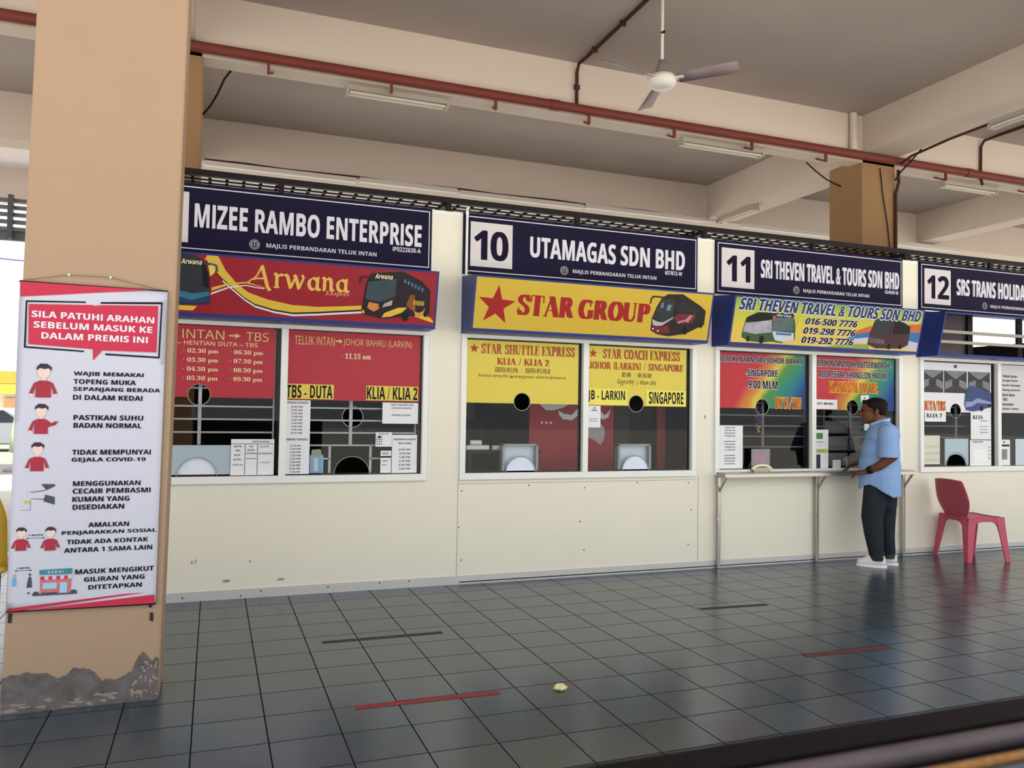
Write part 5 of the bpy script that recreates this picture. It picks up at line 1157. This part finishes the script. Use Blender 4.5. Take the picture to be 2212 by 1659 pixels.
mb = MB(); ban([(-.763, .56), (-.741, .56), (-.744, .6), (-.75, .612), (-.756, .605)], K0, '', None, mb); ban(rect(-.756, -.746, .614, .622), K0, '', None, mb); ban(rect(-.758, -.75, .532, .54), K0, '', None, mb); mb.build('printed_coat', DK, bn)
TEAL = mat('printed_teal', '#3f7f8f', .5, noise=0)
ban([(-.714, .636), (-.583, .638), (-.583, .612), (-.713, .614)], K0, 'shop_signboard', TEAL); text(BP, 'K E D A I', -.68, -.618, .62, .63, K0+1.2, WHITE, bn, .02)
ban([(-.71, .607), (-.586, .603), (-.588, .527), (-.708, .528)], K0, 'shop_front', mat('printed_brick', '#c46a72', .5, noise=0))
mb = MB()
for i in range(4): ban(rect(-.708+i*.031, -.6925+i*.031, .592, .606), K0+1.2, '', None, mb)
mb.build('awning_stripe', BR, bn); mb = MB()
for i in range(4): ban(rect(-.6925+i*.031, -.677+i*.031, .592, .606), K0+1.2, '', None, mb)
mb.build('awning_white', BW, bn)
mb = MB(); ban(rect(-.699, -.643, .55, .577), K0+1.2, '', None, mb); ban(rect(-.631, -.602, .529, .576), K0+1.2, '', None, mb); mb.build('shop_window', mat('printed_glass', '#8fc4d8', .4, noise=0), bn)
mb = MB(); ban(rect(-.738, -.561, .521, .527), K0, '', None, mb); ban(circ(-.725, .527, .014, 10, 0, 180), K0, '', None, mb); ban(circ(-.575, .527, .014, 10, 0, 180), K0+.5, '', None, mb); ban(rect(-.702, -.64, .528, .534), K0+1.6, '', None, mb); mb.build('shop_ground', DK, bn)
ban([(-.834, .472), (-.834, .46), (-.819, .458), (-.277, .507), (-.36, .507)], K0, 'red_band', BR); ban([(-.775, .458), (-.236, .496), (-.234, .455)], K0, 'red_band', BR)
text(BP, 'MPTI', -.535, -.51, 1.842, 1.848, K0+1.5, WHITE, bn, 0)
mb = MB(); mb.tube([(-.836, -1.9985, 1.936), (-.218, -1.9985, 1.931)], .003); mb.build('rod', BK, bn); MB().tube([(-.839, -1.998, .458), (-.229, -1.998, .452)], .004).build('rod', BK, bn)
mb = MB(); mb.tube([(-.831, -1.998, 1.939), (-.639, -1.995, 1.978), (-.467, -1.995, 1.979), (-.24, -1.998, 1.933)], .0016, 6); mb.build('string', mat('string_grey', '#6e5f52', .8), bn)
for x in (-.639, -.467): MB().tube([(x, -1.98, 1.978), (x, -2.0, 1.98)], .005, 8).build('wall_plug', PAPER, bn)
CT = glass_mat('clear_tape', 1.3, (.95, .94, .93, 1))
for q in (rect(-.243, -.206, 1.58, 1.89), rect(-.848, -.815, .46, .5), rect(-.848, -.822, 1.3, 1.9)): ban(q, K0+4, 'clear_tape', CT)
for q, l in (([(-.833, .448), (-.817, .447), (-.819, .403), (-.834, .405)], 'short strip of dark tape on the column below the banner, road corner'), ([(-.256, .409), (-.24, .407), (-.24, .365), (-.255, .372)], 'short strip of dark tape on the column below the banner, booth corner'), ([(-.262, .446), (-.246, .446), (-.248, .432), (-.26, .432)], 'tiny square of dark tape just under the banner rod')):
    tag(poly(PL((0, -1.9835, 0)), q, 0, 'tape_strip', mat('dark_tape', '#3a2d2a', .6), None), l, 'tape', 'dark tape bits on the column')

# ------------------------------------------------------------------ tape and litter on the tiles
RT = mat('red_floor_tape', '#8e2f33', .5, noise=.2, scale=30); GT = mat('worn_floor_tape', '#3b3836', .6, noise=.3, scale=30)
for x0, x1, y, dy, m, l in ((.649, 1.355, -2.385, -.015, RT, 'bright red tape line on the tiles by the crumpled tissue'), (.638, 1.371, -1.29, -.005, GT, 'worn dark tape line on the tiles before the red film booth'),
                            (3.272, 3.827, -1.27, -.03, GT, 'worn dark tape line on the tiles before the steel shelf'), (3.22, 3.83, -2.39, -.02, mat('faded_red_tape', '#6e3338', .5, noise=.35, scale=20), 'faded red tape line on the tiles near the car')):
    o = MB().add([(x0, y-.024, .0012), (x1, y+dy-.024, .0012), (x1, y+dy+.024, .0012), (x0, y+.024, .0012)], [(0,1,2,3)]).build('floor_tape', m)
    tag(o, l, 'tape', 'distance tape lines on the floor')
rg = random.Random(3); lf = MB()
for i in range(7):
    a = i*.9; lf.ball((1.655+.022*math.cos(a)*rg.uniform(.3, 1), -2.46+.02*math.sin(a), .014), (rg.uniform(.014, .024), rg.uniform(.008, .014), .012), 8, 5)
lf.add([(1.62, -2.44, .003), (1.65, -2.49, .003), (1.69, -2.47, .016), (1.66, -2.43, .02)], [(0,1,2,3)])
tag(lf.build('crumpled_tissue', mat('pale_yellow_tissue', '#d9cf9c', .8, noise=.15, scale=40)), 'small crumpled pale yellow tissue lying alone on the tiles', 'tissue')

# ------------------------------------------------------------------ overhead services
fp = thing('fire_pipe', 'long red oxide pipe on brackets along the ceiling beam', 'pipe', (5, 1.4, 4.58))
MB().tube([(-9, 1.4, 4.59), (21, 1.4, 4.59)], .05, 16).build('pipe_run', PIPE, fp)
for x in (-4, 3.2, 9.1, 15): MB().tube([(x, 1.4, 4.59), (x+.1, 1.4, 4.59)], .057, 16).build('coupling', PIPE, fp)
for x in (.39, 1.53, 2.6, 3.65, 4.7, 5.74, 6.81, 8.75, 10.3):
    mb = MB(); mb.box((x-.012, 1.385, 4.44), (x+.012, 1.415, 4.55)); mb.bar((x, 1.4, 4.45), (x+.05, 1.62, 4.55), .02, .02); mb.build('bracket', PIPE, fp)
def lamp(label, a, b, upv=(0, 0, 1), off=0):
    a, b = Vector(a), Vector(b); c = (a+b)/2; d = (b-a).normalized(); s_ = d.cross(Vector(upv)).normalized()
    t = thing('tube_lamp', label, 'lamp', c, 'unlit double tube lamps under the beams'); uz = Vector(upv)
    MB().bar(a, b, .09, .05, upv).build('housing', FIX, t, .004)
    for q in (-1, 1):
        mb = MB(); mb.tube([a+d*.03+s_*.035*q-uz*.05, b-d*.03+s_*.035*q-uz*.05], .014, 10); mb.build('tube', TUBE, t)
    for p in (a+d*.012, b-d*.012): MB().bar(p-s_*.06-uz*.04, p+s_*.06-uz*.04, .025, .05, upv).build('end_cap', FIX, t)
lamp('tube lamp under the beam close to the hanging black cable', (1.13, 1.63, 4.525), (2.16, 1.63, 4.525)); lamp('tube lamp under the beam between the fan and the tan column', (4.93, 1.63, 4.525), (6.05, 1.63, 4.525))
lamp('tube lamp under the beam beyond the tan column', (9.0, 1.68, 4.525), (9.98, 1.68, 4.525)); lamp('tube lamp under the cross beam over the platform', (7.72, -.05, 4.545), (7.72, -1.2, 4.545))
lamp('tube lamp under the rear cross beam just above the mesh roof', (7.62, 4.7, 4.555), (7.62, 3.75, 4.555))
tk = thing('cable_trunking', 'white cable trunking along the foot of the rear beam', 'trunking', (3, 4.78, 4.54))
for x0, x1, z in ((-.2, 1.75, 4.5), (1.8, 3.2, 4.515), (3.25, 5.2, 4.5), (5.25, 7.4, 4.515), (8.1, 13, 4.5)):
    MB().box((x0, 4.74, z), (x1, 4.82, z+.06)).build('trunking_length', mat('trunking_white', '#cfcac3', .5, noise=.03), tk)
mb = MB(); mb.tube([(-.2+.5*i, 4.8, 4.585+.008*math.sin(i*2.1)) for i in range(16)], .012, 6); mb.build('cable', CONDUIT, tk)
def run(name, label, pts, r, m, cat='conduit'): return tag(MB().tube(pts, r, 8).build(name, m), label, cat)
cd = run('conduit', 'brown conduit dropping from the ceiling to the red pipe near the fan', [(3.56, -1.97, 5.11), (3.56, 0, 5.11), (3.565, 1.3, 5.11), (3.545, 1.44, 5.1), (3.54, 1.475, 5.02), (3.54, 1.475, 4.6)], .018, CONDUIT)
for p in ((3.56, .5, 5.1), (3.56, 1.1, 5.1), (3.54, 1.475, 4.85)): MB().box((p[0]-.03, p[1]-.012, p[2]-.02), (p[0]+.03, p[1]+.012, p[2]+.03)).build('clip', CONDUIT, cd)
run('conduit', 'brown conduit dropping to the red pipe beyond the tan column', [(9.56, -1.97, 5.11), (9.56, 0, 5.11), (9.56, 1.3, 5.11), (9.5, 1.45, 5.08), (9.47, 1.475, 5.0), (9.46, 1.475, 4.6), (9.46, 1.45, 4.48)], .018, CONDUIT)
run('conduit', 'brown conduit under the cross beam from column to lamp', [(7.95, 1.35, 4.55), (7.85, 1.1, 4.56), (7.76, .5, 4.56), (7.74, -.1, 4.56)], .016, CONDUIT)
run('conduit', 'brown conduit down the edge of the tan column behind the signs', [(7.99, 1.44, 4.5), (8.02, 1.46, 4.35), (7.985, 1.475, 4.2), (7.985, 1.475, 3.2)], .02, CONDUIT)
run('cable', 'thin black cable slanting down the face of the tan column', [(7.74, 1.485, 4.5), (7.78, 1.485, 4.2), (7.86, 1.485, 3.8), (7.94, 1.485, 3.2)], .006, CABLE, 'cable')
run('cable', 'twin black cable crossing the red pipe at the tan column', [(8.22, 1.3, 4.75), (8.1, 1.34, 4.6), (8.0, 1.42, 4.46), (7.94, 1.44, 4.36)], .01, CABLE, 'cable')
run('cable', 'short black cable looping into the side of the tan column', [(6.95, 1.9, 4.6), (7.08, 1.88, 4.5), (7.24, 1.86, 4.4), (7.45, 1.84, 4.33)], .009, CABLE, 'cable')
run('cable', 'black cable hanging in an arc beside the hidden rear column', [(.2, 1.735, 4.6), (.126, 1.745, 4.597), (.073, 1.745, 4.565), (.014, 1.745, 4.472), (-.043, 1.745, 4.32), (-.1, 1.745, 4.2), (-.165, 1.76, 4.11)], .01, CABLE, 'cable')
FX, FY, FZ = 3.71, .03, 4.4
fan = thing('ceiling_fan', 'dusty white ceiling fan with three blades hanging on a long rod', 'fan', (FX, FY, FZ))
FW = mat('fan_white', '#dcd6d0', .4, noise=.05); FB = mat('fan_blade_grey', '#8f8083', .6, noise=.12, scale=9)  # blades in a darker grey tone than the white motor
MB().tube([(FX, FY, FZ+.1), (FX, FY, 5.13)], .014, 10).build('rod', FW, fan)
MB().lathe([(.012, .2), (.035, .19), (.06, .1), (.07, .06)], (FX, FY, FZ-.02), 20).build('rod_cover', mat('fan_cover', '#84787a', .5), fan)
MB().lathe([(.07, .06), (.115, .045), (.13, .01), (.128, -.02), (.1, -.05), (.085, -.06), (.03, -.066)], (FX, FY, FZ-.02), 28).build('motor', FW, fan)
MB().tube([(FX-.012, FY, FZ+.42), (FX+.02, FY-.01, FZ+.44)], .014, 8).build('rod_pin', BLACK, fan)
for an in (-165, -48, 73):
    a = math.radians(an); d = Vector((math.cos(a), math.sin(a), 0)); p = Vector((-d.y, d.x, 0)); c0 = Vector((FX, FY, FZ-.01))
    mb = MB(); R_ = (.15, .3, .5, .68); Wd = (.052, .06, .066, .07); vs = []
    for r, w_ in zip(R_, Wd):
        tl = -.022
        vs += [c0+d*r+p*w_+Vector((0, 0, tl)), c0+d*r+Vector((0, 0, .006)), c0+d*r-p*w_-Vector((0, 0, tl))]
    mb.add(vs, [(i*3+j, i*3+j+1, i*3+j+4, i*3+j+3) for i in range(3) for j in range(2)], True)
    bl = mb.build('blade', FB, fan); m_ = bl.modifiers.new('t', 'SOLIDIFY'); m_.thickness = .006; m_.offset = 0
    MB().bar(c0+d*.1, c0+d*.2, .05, .012).build('blade_arm', FW, bl)

# ------------------------------------------------------------------ yard seen past the column, and the waiting seat
YC = mat('yellow_plastic', '#c9a43a', .45, noise=.05)
ys = thing('waiting_chair', 'yellow plastic waiting seat half hidden behind the front column', 'chair', (-1.3, -.45, 0))
mb = MB(); vs, fs = [], []
for i in range(11):
    t = i/10
    for j in range(9):
        q = -1+j/4; hw = .22*(1-.25*max(0, t-.6)**1.5/.25)
        vs.append((-1.33+q*hw, -.7-.08*t+.03*q*q, .42+.46*t-(.05*q*q if t > .9 else 0)))
for i in range(10):
    for j in range(8): a = i*9+j; fs.append((a, a+1, a+10, a+9))
o = MB().add(vs, fs, True).build('backrest', YC, ys); m_ = o.modifiers.new('t', 'SOLIDIFY'); m_.thickness = .012
MB().box((-1.55, -.72, .39), (-1.11, -.26, .43)).build('seat', YC, ys, .02)
for x in (-1.5, -1.16):
    for y in (-.66, -.32): MB().tube([(x, y, 0), (x, y, .4)], .016, 8).build('leg', DARKST, ys)
struct('road', MB().box((-60, 13.4, -.17), (-2.2, 17.6, -.155)), mat('dark_asphalt', '#5a5552', .9, noise=.1))
struct('kerb', MB().box((-60, 11.6, -.17), (-2.2, 13.2, -.1)), mat('white_kerb', '#dedbd6', .8, noise=.05))
g_ = MB().box((-60, 18, -.17), (-2.2, 34, -.14)).build('lawn', mat('dry_grass', '#868b75', .95, noise=.25, scale=4, bump=.3)); g_['kind'] = 'structure'
bd = thing('shop_house', 'pale far building with an orange and yellow awning beyond the yard', 'building', (-9, 40, -.16))
MB().box((-22, 40, -.16), (-6.5, 46, 2.4)).build('wall', mat('pale_house_wall', '#cfc9c2', .8, noise=.05), bd); MB().box((-22, 39, 2.4), (-6.3, 46, 3.0)).build('roof', mat('orange_roof', '#c98a3e', .7), bd); MB().box((-22, 38.4, 1.9), (-6.4, 39.4, 2.35)).build('awning', mat('yellow_awning', '#d8c93f', .6), bd)
for i in range(8): MB().box((-20+i*1.7, 39.9, -.1), (-19+i*1.7, 40, 1.7)).build('shutter', mat('peach_shutter', '#c99a80', .7), bd)
cr = thing('parked_car', 'grey parked car far across the yard past the column', 'car', (-6.2, 24, -.16))
mb = MB(); prof = [(-2.1, .25), (-2.1, .75), (-1.3, .9), (-.7, 1.4), (.8, 1.42), (1.5, .95), (2.1, .85), (2.15, .25)]
mb.add([(-7+a, 23.2, b-.16) for a, b in prof]+[(-7+a, 24.9, b-.16) for a, b in prof], [tuple(range(8)), tuple(range(15, 7, -1))]+[(i, i+8, (i+1) % 8+8, (i+1) % 8) for i in range(8)]); mb.build('body', mat('car_grey', '#8f9398', .3, .3), cr, .06)
mb = MB(); mb.add([(-7-.62, 23.19, 1.15), (-7-1.1, 23.19, .78), (-7+1.25, 23.19, .8), (-7+.75, 23.19, 1.18)], [(0,1,2,3)]); mb.build('side_window', mat('car_window', '#262b30', .1), cr)
for x in (-8.3, -5.6): MB().tube([(x, 23.15, .17), (x, 23.4, .17)], .32, 18).build('wheel', BLACK, cr)
um = thing('closed_parasol', 'closed pale green parasol standing in the yard past the column', 'parasol', (-4.15, 14.9, -.16))
MB().tube([(-4.15, 14.9, -.16), (-4.15, 14.9, 1.55)], .025, 8).build('pole', mat('wooden_pole', '#8a6a48', .6), um); MB().lathe([(.05, .25), (.2, .3), (.17, .7), (.09, 1.3), (.02, 1.6)], (-4.15, 14.9, 0), 14).build('canopy', mat('pale_green_cloth', '#aeb590', .8, noise=.15), um); MB().lathe([(.3, 0), (.3, .08), (.05, .1)], (-4.15, 14.9, -.16), 16).build('base', PRINT, um)
aw = thing('metal_awning', 'grey slatted metal canopy edge against the sky past the column', 'canopy', (-3.5, 6.5, 3.8))
mb = MB()
for i in range(5): mb.box((-9, 6.0+.02*i, 3.68+i*.1), (-2.25, 6.05+.02*i, 3.7+i*.1+.03))
mb.box((-9, 6.1, 3.57), (-2.25, 6.16, 3.72)); mb.build('slat', mat('awning_grey', '#6f7076', .5, .3), aw)
for x in (-5.6, -4.1, -2.62): MB().box((x, 5.98, 3.57), (x+.06, 6.05, 4.16)).build('upright', mat('awning_post', '#5a5a60', .5, .3), aw)
run('power_line', 'thin blue power line crossing the sky past the column', [(-12, 18, 5.6), (-5.3, 18, 5.2), (4, 18, 4.9)], .02, mat('blue_line', '#4e5aa8', .6), 'cable')

# ------------------------------------------------------------------ the car door the view looks out over
dr = thing('car_door', 'black car door sill with rubber seal and brown trim close to the viewer', 'car door', (.2, -5.78, -.16))
MB().box((-1.1, -5.766, .15), (1.5, -5.741, 1.2)).build('outer_skin', mat('car_black', '#060405', .6, spec=.05), dr)
MB().tube([(-1.1, -5.774, 1.194), (1.5, -5.774, 1.194)], .0065, 12).build('rubber_seal', mat('rubber_grey', '#2b2527', .35, noise=.3, scale=40), dr)
MB().box((-1.1, -5.85, .3), (1.5, -5.766, 1.19)).build('inner_skin', mat('door_lining', '#070506', .8, noise=.2, spec=.05), dr)
MB().tube([(-1.1, -5.801, 1.1975), (1.5, -5.801, 1.1975)], .003, 8).build('brown_trim', mat('brown_weatherstrip', '#4f351b', .9, noise=.6, scale=220), dr)
MB().box((-1.1, -5.9, .3), (1.5, -5.806, 1.197)).build('door_card', mat('door_card_grey', '#2a3038', .6), dr)

bpy.data.objects.remove(_to); bpy.data.curves.remove(_tc)
